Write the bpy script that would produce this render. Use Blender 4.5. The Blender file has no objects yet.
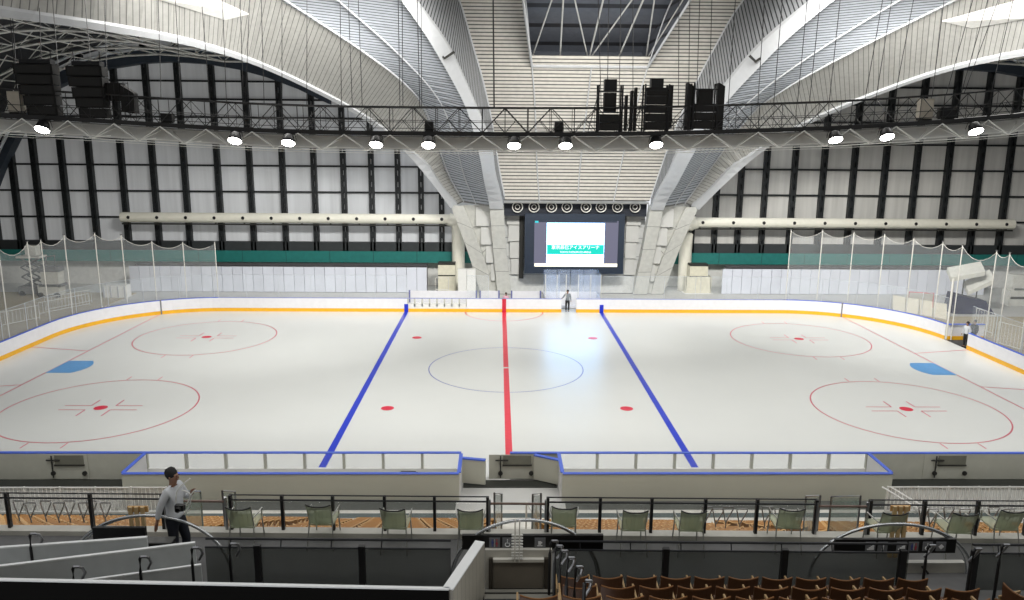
import bpy, bmesh, math, random
from math import sin, cos, pi, hypot, atan2, sqrt
from mathutils import Vector, Matrix
random.seed(7)
C = bpy.context.scene.collection
S = bpy.context.scene

# ------------------------------------------------------------------ camera
CAM = Vector((-0.50984, -43.22358, 12.9502)); YAW, PIT, ROLL, FPX = 0.019174, 0.202853, 0.008049, 767.084
_F = Vector((sin(YAW)*cos(PIT), cos(YAW)*cos(PIT), -sin(PIT)))
_R = Vector((cos(YAW), -sin(YAW), 0)); _U = _R.cross(_F)
RR = _R*cos(ROLL)+_U*sin(ROLL); UU = -_R*sin(ROLL)+_U*cos(ROLL)
cd = bpy.data.cameras.new('camera'); cam = bpy.data.objects.new('camera', cd); C.objects.link(cam)
cd.sensor_width = 36; cd.lens = FPX/1024*36; cd.clip_end = 400
M = Matrix((RR, UU, -_F)).transposed().to_4x4(); M.translation = CAM; cam.matrix_world = M
S.camera = cam
# ------------------------------------------------------------------ light, exposure
S.view_settings.view_transform = 'Standard'; S.view_settings.look = 'None'
S.view_settings.gamma = 1; S.view_settings.use_curve_mapping = False
S.view_settings.exposure = -0.1
w = bpy.data.worlds.new('hall_air'); S.world = w; w.use_nodes = True
w.node_tree.nodes['Background'].inputs[0].default_value = (0.95, 0.97, 1, 1)
w.node_tree.nodes['Background'].inputs[1].default_value = 1.1
def area(name, loc, sx, sy, power, col=(1, .98, .94), rot=(0, 0, 0)):
    l = bpy.data.lights.new(name, 'AREA'); l.shape = 'RECTANGLE'; l.size = sx; l.size_y = sy; l.energy = power; l.color = col
    o = bpy.data.objects.new(name, l); C.objects.link(o); o.location = loc; o.rotation_euler = rot
    return o
# unseen area lights added above the frame to brighten ice and far wall
for x_, p_ in ((-14, 1750), (-2, 750), (14, 750), (26, 1750)): area('roof_fill_bank', (x_, -2.5, 20.9), 9, 4, p_)
for x_ in (-14, 6, 26): area('near_fill_bank', (x_, -21, 19), 9, 3, 380).data.spread = math.radians(100)  # added fill for the near ice, source unseen
for x_, yaw_ in ((-5, 38), (6, 0), (17, -38)):
    area('far_fill_bank', (x_, -3.5, 20.8), 9, 3, 2150, rot=(math.radians(58), 0, math.radians(yaw_))).data.spread = math.radians(90)  # added fill tilted at the far wall and far ice
area('stand_fill_light', (2, -38, 21), 30, 3, 900, (1, .95, .85))  # added fill light over the stand, out of view

# ------------------------------------------------------------------ points from the photograph's frame
def ray(u, v): return _dir(u, v)
def _dir(u, v): return _F + RR*((u-512)/FPX) + UU*((300-v)/FPX)
def WD(u, v, D): return CAM + _dir(u, v)*D
def WY(u, v, y):
    d = _dir(u, v); return CAM + d*((y-CAM.y)/d.y)
def WZ(u, v, z):
    d = _dir(u, v); return CAM + d*((z-CAM.z)/d.z)

# ------------------------------------------------------------------ materials
def lin(c):
    return tuple(((x/255)/12.92 if x/255 <= .04045 else ((x/255+.055)/1.055)**2.4) for x in c)
MATS = {}
def mat(name, rgb, rough=.6, metal=0, var=.08, scale=3, emis=None, es=1, bump=0, spec=.5, coat=0):
    if name in MATS: return MATS[name]
    m = bpy.data.materials.new(name); MATS[name] = m; m.use_nodes = True
    nt = m.node_tree; b = nt.nodes['Principled BSDF']
    c = lin(rgb)
    tc = nt.nodes.new('ShaderNodeTexCoord'); n = nt.nodes.new('ShaderNodeTexNoise'); n.inputs['Scale'].default_value = scale
    n.inputs['Detail'].default_value = 4
    nt.links.new(tc.outputs['Object'], n.inputs['Vector'])
    r = nt.nodes.new('ShaderNodeValToRGB')
    r.color_ramp.elements[0].position = .3; r.color_ramp.elements[1].position = .7
    r.color_ramp.elements[0].color = (*[x*(1-var) for x in c], 1); r.color_ramp.elements[1].color = (*[min(1, x*(1+var)) for x in c], 1)
    nt.links.new(n.outputs['Fac'], r.inputs['Fac']); nt.links.new(r.outputs['Color'], b.inputs['Base Color'])
    b.inputs['Roughness'].default_value = rough; b.inputs['Metallic'].default_value = metal
    b.inputs['Specular IOR Level'].default_value = spec; b.inputs['Coat Weight'].default_value = coat
    if emis: b.inputs['Emission Color'].default_value = (*lin(emis), 1); b.inputs['Emission Strength'].default_value = es
    if bump:
        bp = nt.nodes.new('ShaderNodeBump'); bp.inputs['Strength'].default_value = bump
        nt.links.new(n.outputs['Fac'], bp.inputs['Height']); nt.links.new(bp.outputs['Normal'], b.inputs['Normal'])
    return m
def stripes(name, rgb, gap, period, frac, axis='u', coord='UV', rough=.6, other=None):
    """a slatted face: dark open joints every `period` metres"""
    m = mat(name, rgb, rough)
    nt = m.node_tree; b = nt.nodes['Principled BSDF']; base = b.inputs['Base Color'].links[0].from_socket
    tc = nt.nodes.new('ShaderNodeTexCoord'); sp = nt.nodes.new('ShaderNodeSeparateXYZ'); nt.links.new(tc.outputs[coord], sp.inputs[0])
    last = None
    for ax, per, fr in [(axis, period, frac)] + (other or []):
        a = nt.nodes.new('ShaderNodeMath'); a.operation = 'DIVIDE'; a.inputs[1].default_value = per
        nt.links.new(sp.outputs[{'u': 0, 'v': 1, 'w': 2}[ax]], a.inputs[0])
        f = nt.nodes.new('ShaderNodeMath'); f.operation = 'FRACT'; nt.links.new(a.outputs[0], f.inputs[0])
        g = nt.nodes.new('ShaderNodeMath'); g.operation = 'LESS_THAN'; g.inputs[1].default_value = fr
        nt.links.new(f.outputs[0], g.inputs[0])
        if last:
            mx = nt.nodes.new('ShaderNodeMath'); mx.operation = 'MAXIMUM'; nt.links.new(last, mx.inputs[0]); nt.links.new(g.outputs[0], mx.inputs[1]); last = mx.outputs[0]
        else: last = g.outputs[0]
    mix = nt.nodes.new('ShaderNodeMix'); mix.data_type = 'RGBA'
    nt.links.new(last, mix.inputs[0]); nt.links.new(base, mix.inputs[6]); mix.inputs[7].default_value = (*lin(gap), 1)
    nt.links.new(mix.outputs[2], b.inputs['Base Color'])
    return m
def sheer(name, rgb, alpha, rough=.3, gloss=0.0):
    if name in MATS: return MATS[name]
    m = bpy.data.materials.new(name); MATS[name] = m; m.use_nodes = True; nt = m.node_tree
    out = nt.nodes['Material Output']; b = nt.nodes['Principled BSDF']
    b.inputs['Base Color'].default_value = (*lin(rgb), 1); b.inputs['Roughness'].default_value = rough
    tr = nt.nodes.new('ShaderNodeBsdfTransparent'); mx = nt.nodes.new('ShaderNodeMixShader'); mx.inputs[0].default_value = alpha
    nt.links.new(tr.outputs[0], mx.inputs[1]); nt.links.new(b.outputs[0], mx.inputs[2]); nt.links.new(mx.outputs[0], out.inputs[0])
    return m
def tinted(name, tint, alpha, rgb, rough=.1):
    m = sheer(name, rgb, alpha, rough)
    for n in m.node_tree.nodes:
        if n.type == 'BSDF_TRANSPARENT': n.inputs[0].default_value = (*tint, 1)
    return m
WHITE = mat('white_paint', (228, 228, 224), .45, var=.03)
BOARD = mat('board_plastic', (232, 232, 236), .35, var=.03)
YELLOW = mat('kick_yellow', (240, 180, 40), .4, var=.04)
BLUE = mat('rail_blue', (82, 112, 220), .4, var=.04)
DBLUE = mat('mark_blue', (30, 50, 190), .4, var=.04)
RED = mat('mark_red', (205, 40, 62), .4, var=.05)
BLACK = mat('black_metal', (18, 18, 20), .5, var=.1)
BLK2 = mat('black_cloth', (30, 29, 27), .8, var=.15)
STEEL = mat('brushed_steel', (150, 150, 152), .3, metal=.9, var=.05)
DSTEEL = mat('dark_steel', (36, 38, 42), .5, metal=.2, var=.1)
WPIPE = mat('white_tube', (215, 213, 205), .4, var=.03)
CONC = mat('concrete_grey', (150, 148, 142), .8, var=.08, scale=2)
CONCL = mat('concrete_light', (205, 203, 195), .8, var=.05, scale=2)
CARPET = mat('concourse_floor', (92, 92, 92), .75, var=.08, scale=6)
PANEL = mat('leg_panel', (196, 196, 192), .6, var=.04, scale=1.2)

# ------------------------------------------------------------------ mesh builder
class MB:
    def __init__(s): s.v = []; s.f = []; s.mi = []; s.uv = []; s.cur = 0
    def face(s, pts, uv=None):
        n = len(s.v); s.v += [tuple(p) for p in pts]; s.f.append(tuple(range(n, n+len(pts)))); s.mi.append(s.cur)
        s.uv += uv if uv else [(0, 0)]*len(pts)
        return s
    def hexa(s, p):   # p: 8 points, bottom 4 then top 4
        for q in ((3, 2, 1, 0), (4, 5, 6, 7), (0, 1, 5, 4), (1, 2, 6, 5), (2, 3, 7, 6), (3, 0, 4, 7)): s.face([p[i] for i in q])
        return s
    def box(s, c, d, rz=0, rx=0, ry=0):
        m = Matrix.Rotation(rz, 3, 'Z') @ Matrix.Rotation(ry, 3, 'Y') @ Matrix.Rotation(rx, 3, 'X')
        h = [x/2 for x in d]; c = Vector(c)
        return s.hexa([c + m @ Vector((a*h[0], b*h[1], e*h[2])) for e in (-1, 1) for a, b in ((-1, -1), (1, -1), (1, 1), (-1, 1))])
    def bb(s, x0, x1, y0, y1, z0, z1): return s.box(((x0+x1)/2, (y0+y1)/2, (z0+z1)/2), (x1-x0, y1-y0, z1-z0))
    def tube(s, pts, r, n=6, cap=True, radii=None):
        pts = [Vector(p) for p in pts]; rings = []
        up = Vector((0, 0, 1))
        for i, p in enumerate(pts):
            t = (pts[min(i+1, len(pts)-1)]-pts[max(i-1, 0)])
            t = t.normalized() if t.length > 1e-9 else up
            a = t.cross(up)
            if a.length < .05: a = t.cross(Vector((1, 0, 0)))
            a.normalize(); b = t.cross(a); rr = radii[i] if radii else r
            rings.append([p + a*cos(2*pi*k/n)*rr + b*sin(2*pi*k/n)*rr for k in range(n)])
        n0 = len(s.v)
        for R in rings: s.v += [tuple(q) for q in R]
        for i in range(len(rings)-1):
            for k in range(n):
                s.f.append((n0+i*n+k, n0+i*n+(k+1) % n, n0+(i+1)*n+(k+1) % n, n0+(i+1)*n+k)); s.mi.append(s.cur); s.uv += [(0, 0)]*4
        if cap:
            s.f.append(tuple(n0+k for k in range(n))); s.mi.append(s.cur); s.uv += [(0, 0)]*n
            s.f.append(tuple(n0+(len(rings)-1)*n+k for k in reversed(range(n)))); s.mi.append(s.cur); s.uv += [(0, 0)]*n
        return s
    def lathe(s, prof, c=(0, 0, 0), n=16, axis='Z', rot=None):
        c = Vector(c); n0 = len(s.v)
        for r, z in prof:
            for k in range(n):
                p = Vector((r*cos(2*pi*k/n), r*sin(2*pi*k/n), z))
                if axis == 'Y': p = Vector((p.x, p.z, p.y))
                if axis == 'X': p = Vector((p.z, p.x, p.y))
                if rot is not None: p = rot @ p
                s.v.append(tuple(c+p))
        for i in range(len(prof)-1):
            for k in range(n):
                s.f.append((n0+i*n+k, n0+i*n+(k+1) % n, n0+(i+1)*n+(k+1) % n, n0+(i+1)*n+k)); s.mi.append(s.cur); s.uv += [(0, 0)]*4
        return s
    def sheet(s, A, B, uvk=True):   # ruled surface between polylines with metre UVs (u along, v across)
        L = 0
        for i in range(len(A)-1):
            d = ((Vector(A[i+1])-Vector(A[i])).length+(Vector(B[i+1])-Vector(B[i])).length)/2
            w0 = (Vector(A[i])-Vector(B[i])).length; w1 = (Vector(A[i+1])-Vector(B[i+1])).length
            s.face([A[i], A[i+1], B[i+1], B[i]], [(L, 0), (L+d, 0), (L+d, w1), (L, w0)]); L += d
        return s
    def build(s, name, m, parent=None, smooth=False, kind=None, loc=None):
        me = bpy.data.meshes.new(name); me.from_pydata(s.v, [], s.f)
        ms = m if isinstance(m, (list, tuple)) else [m]
        for x in ms: me.materials.append(x)
        me.polygons.foreach_set('material_index', s.mi)
        uvl = me.uv_layers.new(name='UVMap')
        flat = [c for p in s.uv for c in p]
        uvl.data.foreach_set('uv', flat)
        me.validate()
        bm = bmesh.new(); bm.from_mesh(me); bmesh.ops.recalc_face_normals(bm, faces=bm.faces); bm.to_mesh(me); bm.free()
        if smooth: me.polygons.foreach_set('use_smooth', [True]*len(me.polygons))
        o = bpy.data.objects.new(name, me); C.objects.link(o)
        if parent: o.parent = parent
        if kind: o['kind'] = kind
        if loc is not None: o.location = loc
        return o
def tag(o, label=None, cat=None, group=None, kind=None):
    if label: o['label'] = label
    if cat: o['category'] = cat
    if group: o['group'] = group
    if kind: o['kind'] = kind
    return o
def thing(name, label, cat, loc=(0, 0, 0), rz=0, group=None, kind=None):
    o = bpy.data.objects.new(name, None); C.objects.link(o); o.location = loc; o.rotation_euler = (0, 0, rz); o.empty_display_size = .2
    return tag(o, label, cat, group, kind)
def dup(root, loc, rz=0, label=None, group=None):
    def cp(o, par):
        c = o.copy(); C.objects.link(c); c.parent = par
        for ch in kids.get(o.name, []): cp(ch, c)
        return c
    kids = {}
    for o in root.children_recursive: kids.setdefault(o.parent.name, []).append(o)
    r = cp(root, None); r.location = loc; r.rotation_euler = (0, 0, rz)
    if label: r['label'] = label
    if group: r['group'] = group
    return r
ORD = ['first', 'second', 'third', 'fourth', 'fifth', 'sixth', 'seventh', 'eighth', 'ninth', 'tenth', 'eleventh', 'twelfth', 'thirteenth', 'fourteenth', 'fifteenth', 'sixteenth', 'seventeenth', 'eighteenth', 'nineteenth', 'twentieth', 'twenty-first', 'twenty-second', 'twenty-third', 'twenty-fourth', 'twenty-fifth', 'twenty-sixth', 'twenty-seventh', 'twenty-eighth']
def interp(tab, y):   # tab: rows (y, h, z) with y falling
    for a, b in zip(tab, tab[1:]):
        if a[0] >= y >= b[0]:
            t = (a[0]-y)/(a[0]-b[0]) if a[0] != b[0] else 0
            return (a[1]+(b[1]-a[1])*t, a[2]+(b[2]-a[2])*t)
    return (tab[0][1], tab[0][2]) if y > tab[0][0] else (tab[-1][1], tab[-1][2])
def catmull(P, n=6):
    P = [Vector(p) for p in P]; out = []
    for i in range(len(P)-1):
        p0, p1, p2, p3 = P[max(i-1, 0)], P[i], P[i+1], P[min(i+2, len(P)-1)]
        for k in range(n):
            t = k/n
            out.append(.5*((2*p1)+(p2-p0)*t+(2*p0-5*p1+4*p2-p3)*t*t+(-p0+3*p1-3*p2+p3)*t**3))
    out.append(P[-1]); return out

# ================================================================== SETTING
f = MB(); f.bb(-62, 74, -20, 34, -.4, -.02); f.build('floor', mat('hall_floor', (196, 196, 193), .5, var=.06, scale=.6), kind='structure')
f = MB(); f.bb(-62, -51, -64, 34, -.02, 26); f.build('wall_left', mat('side_wall', (150, 150, 147), .8), kind='structure')
f = MB(); f.bb(63, 74, -64, 34, -.02, 26); f.build('wall_right', mat('side_wall', (150, 150, 147), .8), kind='structure')
f = MB(); f.bb(-62, 74, -66, -62, -.02, 30); f.build('wall_back', mat('back_wall', (110, 108, 104), .8), kind='structure')
f = MB(); f.bb(-62, 74, -66, -40, 28.8, 29.4); f.build('ceiling', mat('stand_ceiling', (150, 148, 142), .8), kind='structure')

# ------------------------------------------------------------------ ice with its painted lines
ICE = mat('ice', (226, 228, 225), .27, var=.015, scale=.25, spec=.45)
def outline(off=0, n=14):
    """rink outline 60 x 30 m, corner radius 8.5 m, counter-clockwise from the near middle"""
    r = 8.5+off; pts = [(0, -15-off)]
    for cx_, cy_, a0 in ((21.5, -6.5, -90), (21.5, 6.5, 0), (-21.5, 6.5, 90), (-21.5, -6.5, 180)):
        for k in range(n+1):
            a = math.radians(a0+90*k/n); pts.append((cx_+r*cos(a), cy_+r*sin(a)))
    pts.append((0, -15-off)); return pts
ice = thing('ice_rink', 'large white ice sheet with red and blue hockey markings inside the boards', 'ice rink')
b = MB(); P = outline(0)[:-1]; b.face([(x, y, 0) for x, y in P]); b.build('ice_surface', ICE, ice)
MZ = .006
FR = mat('paint_faded_red', (214, 108, 124), .3, var=.04); SR = mat('paint_red', (226, 45, 75), .3, var=.04)
PB = mat('paint_blue', (32, 60, 205), .3, var=.04); CR = mat('crease_blue', (88, 160, 222), .3, var=.05); TB = mat('paint_thin_blue', (105, 115, 185), .3, var=.04)
CL = mat('centre_red', (232, 58, 78), .3, var=.05)
def band(b, pts, w_, z=MZ):
    for (x0, y0), (x1, y1) in zip(pts, pts[1:]):
        L = hypot(x1-x0, y1-y0); nx, ny = -(y1-y0)/L*w_/2, (x1-x0)/L*w_/2
        b.face([(x0+nx, y0+ny, z), (x1+nx, y1+ny, z), (x1-nx, y1-ny, z), (x0-nx, y0-ny, z)])
def arcp(cx_, cy_, r, a0, a1, n=64): return [(cx_+r*cos(math.radians(a0+(a1-a0)*k/n)), cy_+r*sin(math.radians(a0+(a1-a0)*k/n))) for k in range(n+1)]
def disc(b, cx_, cy_, r, z=MZ, n=24): b.face([(cx_+r*cos(2*pi*k/n), cy_+r*sin(2*pi*k/n), z) for k in range(n)])
b = MB(); band(b, [(0, -15), (0, -.12)], .3); band(b, [(0, .12), (0, 15)], .3); b.build('center_line', CL, ice)
for sx in (-1, 1):
    b = MB(); band(b, [(sx*7.58, -15), (sx*7.58, 15)], .3); b.build('blue_line', PB, ice)
    b = MB(); band(b, [(sx*26, -13.7), (sx*26, 13.7)], .08); b.build('goal_line', FR, ice)
    b = MB(); b.face([(sx*26, -1.22, MZ+.002)]+[(sx*(26-p[0]), p[1], MZ+.002) for p in [(1.3, -1.22)]+arcp(.0, 0, 1.86, -41, 41, 14)+[(1.3, 1.22)]]+[(sx*26, 1.22, MZ+.002)])
    b.build('goal_crease', CR, ice)
    for sy in (-1, 1):
        b = MB(); band(b, [(sx*26, sy*3.4), (sx*30, sy*4.3)], .09); b.build('restraining_line', FR, ice)
        b = MB(); X, Y = sx*20, sy*7
        band(b, arcp(X, Y, 4.5, 0, 360), .07)
        for a in (-1, 1):
            for q in (-1, 1): band(b, [(X+a*.85, Y+q*4.5), (X+a*.85, Y+q*5.1)], .06)
            for q in (-1, 1):
                band(b, [(X+a*.6, Y+q*.3), (X+a*1.9, Y+q*.3)], .07); band(b, [(X+a*.6, Y+q*.3), (X+a*.6, Y+q*1.15)], .07)
        b.build('faceoff_circle', FR, ice)
        b = MB(); disc(b, X, Y, .32); b.build('faceoff_spot', SR, ice)
        b = MB(); disc(b, sx*5.94, sy*7, .32); b.build('faceoff_spot', SR, ice)
b = MB(); band(b, arcp(0, 0, 4.5, 0, 360, 80), .06, MZ-.002); b.build('center_circle', TB, ice)
b = MB(); band(b, arcp(0, 15, 3, 180, 360), .09, MZ-.002); b.build('referee_crease', FR, ice)

# ------------------------------------------------------------------ dasher boards
def along(off, s0, s1):
    """points of the outline at arc length s0..s1 (measured on the ice edge)"""
    A = outline(0); B = outline(off); s = 0; out = []
    for i in range(len(A)-1):
        L = hypot(A[i+1][0]-A[i][0], A[i+1][1]-A[i][1])
        for t in ([0] if s0 <= s <= s1 else []): out.append((s, B[i]))
        for q in (s0, s1):
            if s < q < s+L:
                t = (q-s)/L; out.append((q, (B[i][0]+(B[i+1][0]-B[i][0])*t, B[i][1]+(B[i+1][1]-B[i][1])*t)))
        s += L
    out.sort(key=lambda e: e[0]); return [p for _, p in out]
PER = sum(hypot(b_[0]-a_[0], b_[1]-a_[1]) for a_, b_ in zip(outline(0), outline(0)[1:]))
def s_of(x, y):
    A = outline(0); s = 0; best = (1e9, 0)
    for a_, b_ in zip(A, A[1:]):
        L = hypot(b_[0]-a_[0], b_[1]-a_[1])
        t = max(0, min(1, ((x-a_[0])*(b_[0]-a_[0])+(y-a_[1])*(b_[1]-a_[1]))/L/L))
        d = hypot(a_[0]+(b_[0]-a_[0])*t-x, a_[1]+(b_[1]-a_[1])*t-y)
        if d < best[0]: best = (d, s+t*L)
        s += L
    return best[1]
def wallstrip(b, s0, s1, o0, o1, z0, z1):
    A = along(o0, s0, s1); B = along(o1, s0, s1)
    for i in range(len(A)-1):
        b.hexa([(*A[i], z0), (*A[i+1], z0), (*B[i+1], z0), (*B[i], z0), (*A[i], z1), (*A[i+1], z1), (*B[i+1], z1), (*B[i], z1)])
boards = thing('rink_boards', 'white rink boards with yellow kick plate and blue top rail around the ice', 'rink boards')
sG0, sG1 = s_of(30, 4.5), s_of(30, 7.0)          # open gate in the right end
sFg0, sFg1 = s_of(5.6, 15), s_of(4.45, 15)        # open gate in the far side
sB0, sB1 = s_of(1.9, -15), s_of(14.1, -15)        # near benches with clear windows
sA0, sA1 = PER-sB1, PER-sB0
sD0, sD1 = s_of(-2.9, 15), s_of(-7.5, 15)
GREY = mat('board_back', (190, 190, 178), .6, var=.04)
solid = [(sB1, sG0), (sG1, sFg0), (sFg1, sD0), (sD1, sA0)]
for (a, c) in solid:
    b = MB(); wallstrip(b, a, c, .0, .012, .25, 1.05); b.build('board_facing', BOARD, boards)
    b = MB(); wallstrip(b, a, c, .015, .16, 0, 1.04); b.build('board_frame', GREY, boards)
for (a, c) in solid+[(sB0, sB1), (sA0, sA1), (sD0, sD1), (0, sB0), (sA1, PER)]:
    b = MB(); wallstrip(b, a, c, -.012, .012, 0, .26); b.build('kick_plate', YELLOW, boards)
sF0, sF1 = s_of(22, 15), s_of(-22, 15)
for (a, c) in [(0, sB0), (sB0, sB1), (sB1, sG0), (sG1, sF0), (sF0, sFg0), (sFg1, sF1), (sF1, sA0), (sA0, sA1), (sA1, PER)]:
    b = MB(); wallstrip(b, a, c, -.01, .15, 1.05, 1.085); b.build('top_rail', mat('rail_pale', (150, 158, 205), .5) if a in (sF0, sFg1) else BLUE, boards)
for (a, c) in [(0, sB0), (sA1, PER)]:
    b = MB(); wallstrip(b, a, c, .0, .12, 0, 1.05); b.build('board_facing', [GREY], boards)
CLEAR = sheer('clear_acrylic', (225, 232, 235), .06, .1)
for (a, c) in [(sB0, sB1), (sA0, sA1), (sD0, sD1)]:
    b = MB(); wallstrip(b, a, c, 0, .12, 0, .42 if a != sD0 else .62); b.build('board_facing', WHITE, boards)
    b = MB(); wallstrip(b, a, c, .05, .07, .42, 1.05); b.build('board_window', CLEAR, boards)
    n = 8
    for k in range(n+1):
        q = a+(c-a)*k/n; b = MB(); wallstrip(b, max(a, q-.05), min(c, q+.05), 0, .13, .42, 1.05); b.build('window_post', GREY, boards)
# centre and blue stripes on the far boards
b = MB(); b.bb(-.15, .15, 14.965, 15.02, 0, 1.06); b.build('center_mark', RED, boards)
for sx in (-1, 1):
    b = MB(); b.bb(sx*7.58-.15, sx*7.58+.15, 14.965, 15.02, 0, .62); b.build('blue_mark', DBLUE, boards)
for x in (-13.2,): pass
for s_ in (s_of(-25.9, 13.8), s_of(25.9, 13.8)):
    b = MB(); wallstrip(b, s_-.05, s_+.05, -.02, .03, 0, 1.1); b.build('board_joint', mat('joint_grey', (120, 120, 125), .5), boards)
# glass above the far side and the ends
GL = sheer('rink_glass', (215, 225, 232), .13, .15)
POST = mat('glass_post', (200, 205, 210), .4, metal=.3)
def glassrun(s0, s1, z1=2.85):
    n = max(1, round((s1-s0)/2.4))
    for k in range(n):
        a, c = s0+(s1-s0)*k/n, s0+(s1-s0)*(k+1)/n
        b = MB(); A = along(.09, a+.02, c-.02)
        for p, q in zip(A, A[1:]): b.face([(*p, 1.1), (*q, 1.1), (*q, z1), (*p, z1)])
        g = b.build('glass_panel', GL, boards)
        b = MB(); p = A[0]; b.tube([(*p, 1.1), (*p, z1)], .018, 5); b.tube([(*q_, z1) for q_ in A], .014, 4); b.build('glass_post', POST, g)
glassrun(s_of(30, -6.5)-4, sG0); glassrun(sG1, s_of(7.6, 15)); glassrun(sD1, PER-(s_of(30, -6.5)-4))
glassrun(s_of(-1.2, 15), s_of(-2.9, 15))
# near latch hardware on the back of the boards (and recesses)
LATCH = mat('latch_dark', (55, 55, 52), .5, metal=.4)
for (u, side) in ((65, -1), (946, 1), (512, 1)):
    p = WY(u, 462, -15.14); x = p.x
    g = MB(); g.bb(x-.9*1, x+.9, -15.19, -15.165, .03, 1.03); gate = g.build('board_gate', GREY, boards)
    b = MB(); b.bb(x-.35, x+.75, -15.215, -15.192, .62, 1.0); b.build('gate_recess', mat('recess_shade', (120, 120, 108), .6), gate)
    b = MB(); b.bb(x-.37, x+.77, -15.25, -15.19, .58, .63); b.build('recess_lip', LATCH, gate)
    b = MB(); b.tube([(x-.45, -15.24, .1), (x-.45, -15.24, 1.0)], .025, 6); b.tube([(x-.65, -15.25, .82), (x-.15, -15.25, .82)], .03, 6); b.build('gate_latch', LATCH, gate)
    for dx in (-.45, .75):
        b = MB(); b.lathe([(0, -.03), (.09, -.03), (.09, .03), (0, .03)], (x+dx, -15.22, .27), 12, 'Y'); b.build('gate_roller', LATCH, gate)

# right end gate leaf swung outward
g = thing('board_gate_leaf', 'white gate leaf with yellow base swung open at the right end of rink', 'gate')
b = MB(); b.hexa([(30.1, 6.95, .25), (32.6, 6.9, .25), (32.6, 7.02, .25), (30.1, 7.07, .25), (30.1, 6.95, 1.05), (32.6, 6.9, 1.05), (32.6, 7.02, 1.05), (30.1, 7.07, 1.05)]); b.build('gate_panel', BOARD, g)
b = MB(); b.bb(30.1, 32.6, 6.88, 6.9, 0, .26); b.build('kick_plate', YELLOW, g)
b = MB(); b.bb(30.1, 32.6, 6.85, 7.08, 1.05, 1.1); b.build('top_rail', BLUE, g)
b = MB(); b.tube([(30.1, 7.0, 0), (30.1, 7.0, 4.2)], .07, 8); b.build('hinge_post', WPIPE, g)
f = MB(); f.bb(30, 40, 4.2, 7.3, -.02, -.004); f.build('floor_mat', mat('rubber_mat', (70, 70, 70), .8), kind='structure')

# ------------------------------------------------------------------ near players' benches
OLIVE = mat('bench_panel', (196, 196, 182), .6, var=.04, scale=.5)
INNER = mat('bench_inner', (225, 224, 222), .6, var=.04, scale=.5)
for sx, lab in ((-1, 'left'), (1, 'right')):
    t = thing('players_bench_box', 'low blue-edged white players bench enclosure on the near side, %s of the central gates' % lab, 'players bench', (sx*8, -16.1, 0))
    X0, X1 = sx*1.9-sx*8, sx*14.1-sx*8; xa, xb = min(X0, X1), max(X0, X1)
    b = MB(); b.bb(xa, xb, -.95, -.83, 0, 1.06); b.build('front_wall', OLIVE, t)
    b = MB(); b.bb(xa+.1, xb-.1, -.825, -.8, .1, 1.06); b.build('inner_lining', INNER, t)
    b = MB(); b.bb(xa, xb, -.97, -.83, 1.06, 1.095); b.build('top_rail', BLUE, t)
    for xe, nm in ((X0, 'inner'), (X1, 'outer')):
        b = MB(); b.bb(xe-.05, xe+.05, -.83, .9, 0, 1.06); b.build('end_wall', INNER, t)
        b = MB(); b.bb(xe-.07, xe+.07, -.83, .9, 1.06, 1.095); b.build('top_rail', BLUE, t)
    b = MB(); b.bb(xa+.3, xb-.3, -.75, -.4, .4, .46)
    b.build('bench_seat', mat('bench_seat', (205, 203, 198), .6), t)
    b = MB()
    for k in range(6): xx = xa+.6+(xb-xa-1.2)*k/5; b.bb(xx-.04, xx+.04, -.72, -.43, 0, .4)
    b.build('seat_support', LATCH, t)
t = thing('bench_equipment_box', 'small black box resting in the left players bench near its right end', 'box', WY(408, 470, -16.3))
t.location.z = .46
b = MB(); b.bb(-.35, .35, -.18, .18, 0, .28); b.bb(-.28, .28, -.12, .12, .28, .34); b.build('case', BLACK, t)
b = MB(); b.tube([(.4, 0, 0), (.4, 0, .3), (.36, 0, .3)], .02); b.build('handle', STEEL, t)
# central gates (swung toward the stand)
for (uu0, vv0, uu1, vv1, lab) in ((458, 459, 482, 460, 'left'), (562, 458, 537, 455, 'right')):
    z1 = 1.05
    p0 = WZ(uu0, vv0, z1); p1 = WZ(uu1, vv1, z1)
    if lab == 'left': p0, p1 = Vector((-1.85, -15.55, 0)), Vector((-.95, -15.75, 0))
    else: p0, p1 = Vector((1.9, -15.75, 0)), Vector((.95, -15.25, 0))
    d = Vector((p1.x-p0.x, p1.y-p0.y, 0)); L = d.length; an = atan2(d.y, d.x)
    t = thing('bench_gate', 'olive white %s gate leaf swung open between the two players benches' % lab, 'gate', (p0.x, p0.y, 0), an)
    b = MB(); b.bb(0, L, -.06, .06, .06, 1.03); b.build('gate_panel', OLIVE, t)
    b = MB(); b.bb(0, L, -.08, .08, 1.03, 1.08); b.build('top_rail', BLUE, t)
# ------------------------------------------------------------------ far benches and penalty box glass
BOXG = sheer('bluish_glass', (185, 200, 225), .22, .15)
t = thing('penalty_box', 'glass-walled penalty box behind the far boards below the screen', 'penalty box', (5, 16.6, 0))
xl, xr = 3.2-5, 7.5-5
for (a, c, z1) in ((xl, 4.3-5, 2.95), (5.7-5, xr, 2.95)):
    b = MB(); b.bb(a, c, -1.45, -1.43, 1.1, z1); b.build('front_glass', BOXG, t)
b = MB(); b.bb(xl, xr, 1.0, 1.05, 0, 1.15); b.build('rear_wall', BOARD, t)
for k in range(4):
    a = xl+(xr-xl)*k/4; b = MB(); b.bb(a+.03, a+(xr-xl)/4-.03, 1.01, 1.03, 1.15, 2.95); b.build('rear_glass', BOXG, t)
for x in (xl, xr):
    b = MB(); b.bb(x-.03, x+.03, -1.4, 1.0, 0, 1.1); b.build('side_wall', BOARD, t)
    b = MB(); b.bb(x-.01, x+.01, -1.4, 1.0, 1.1, 2.95); b.build('side_glass', BOXG, t)
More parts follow.
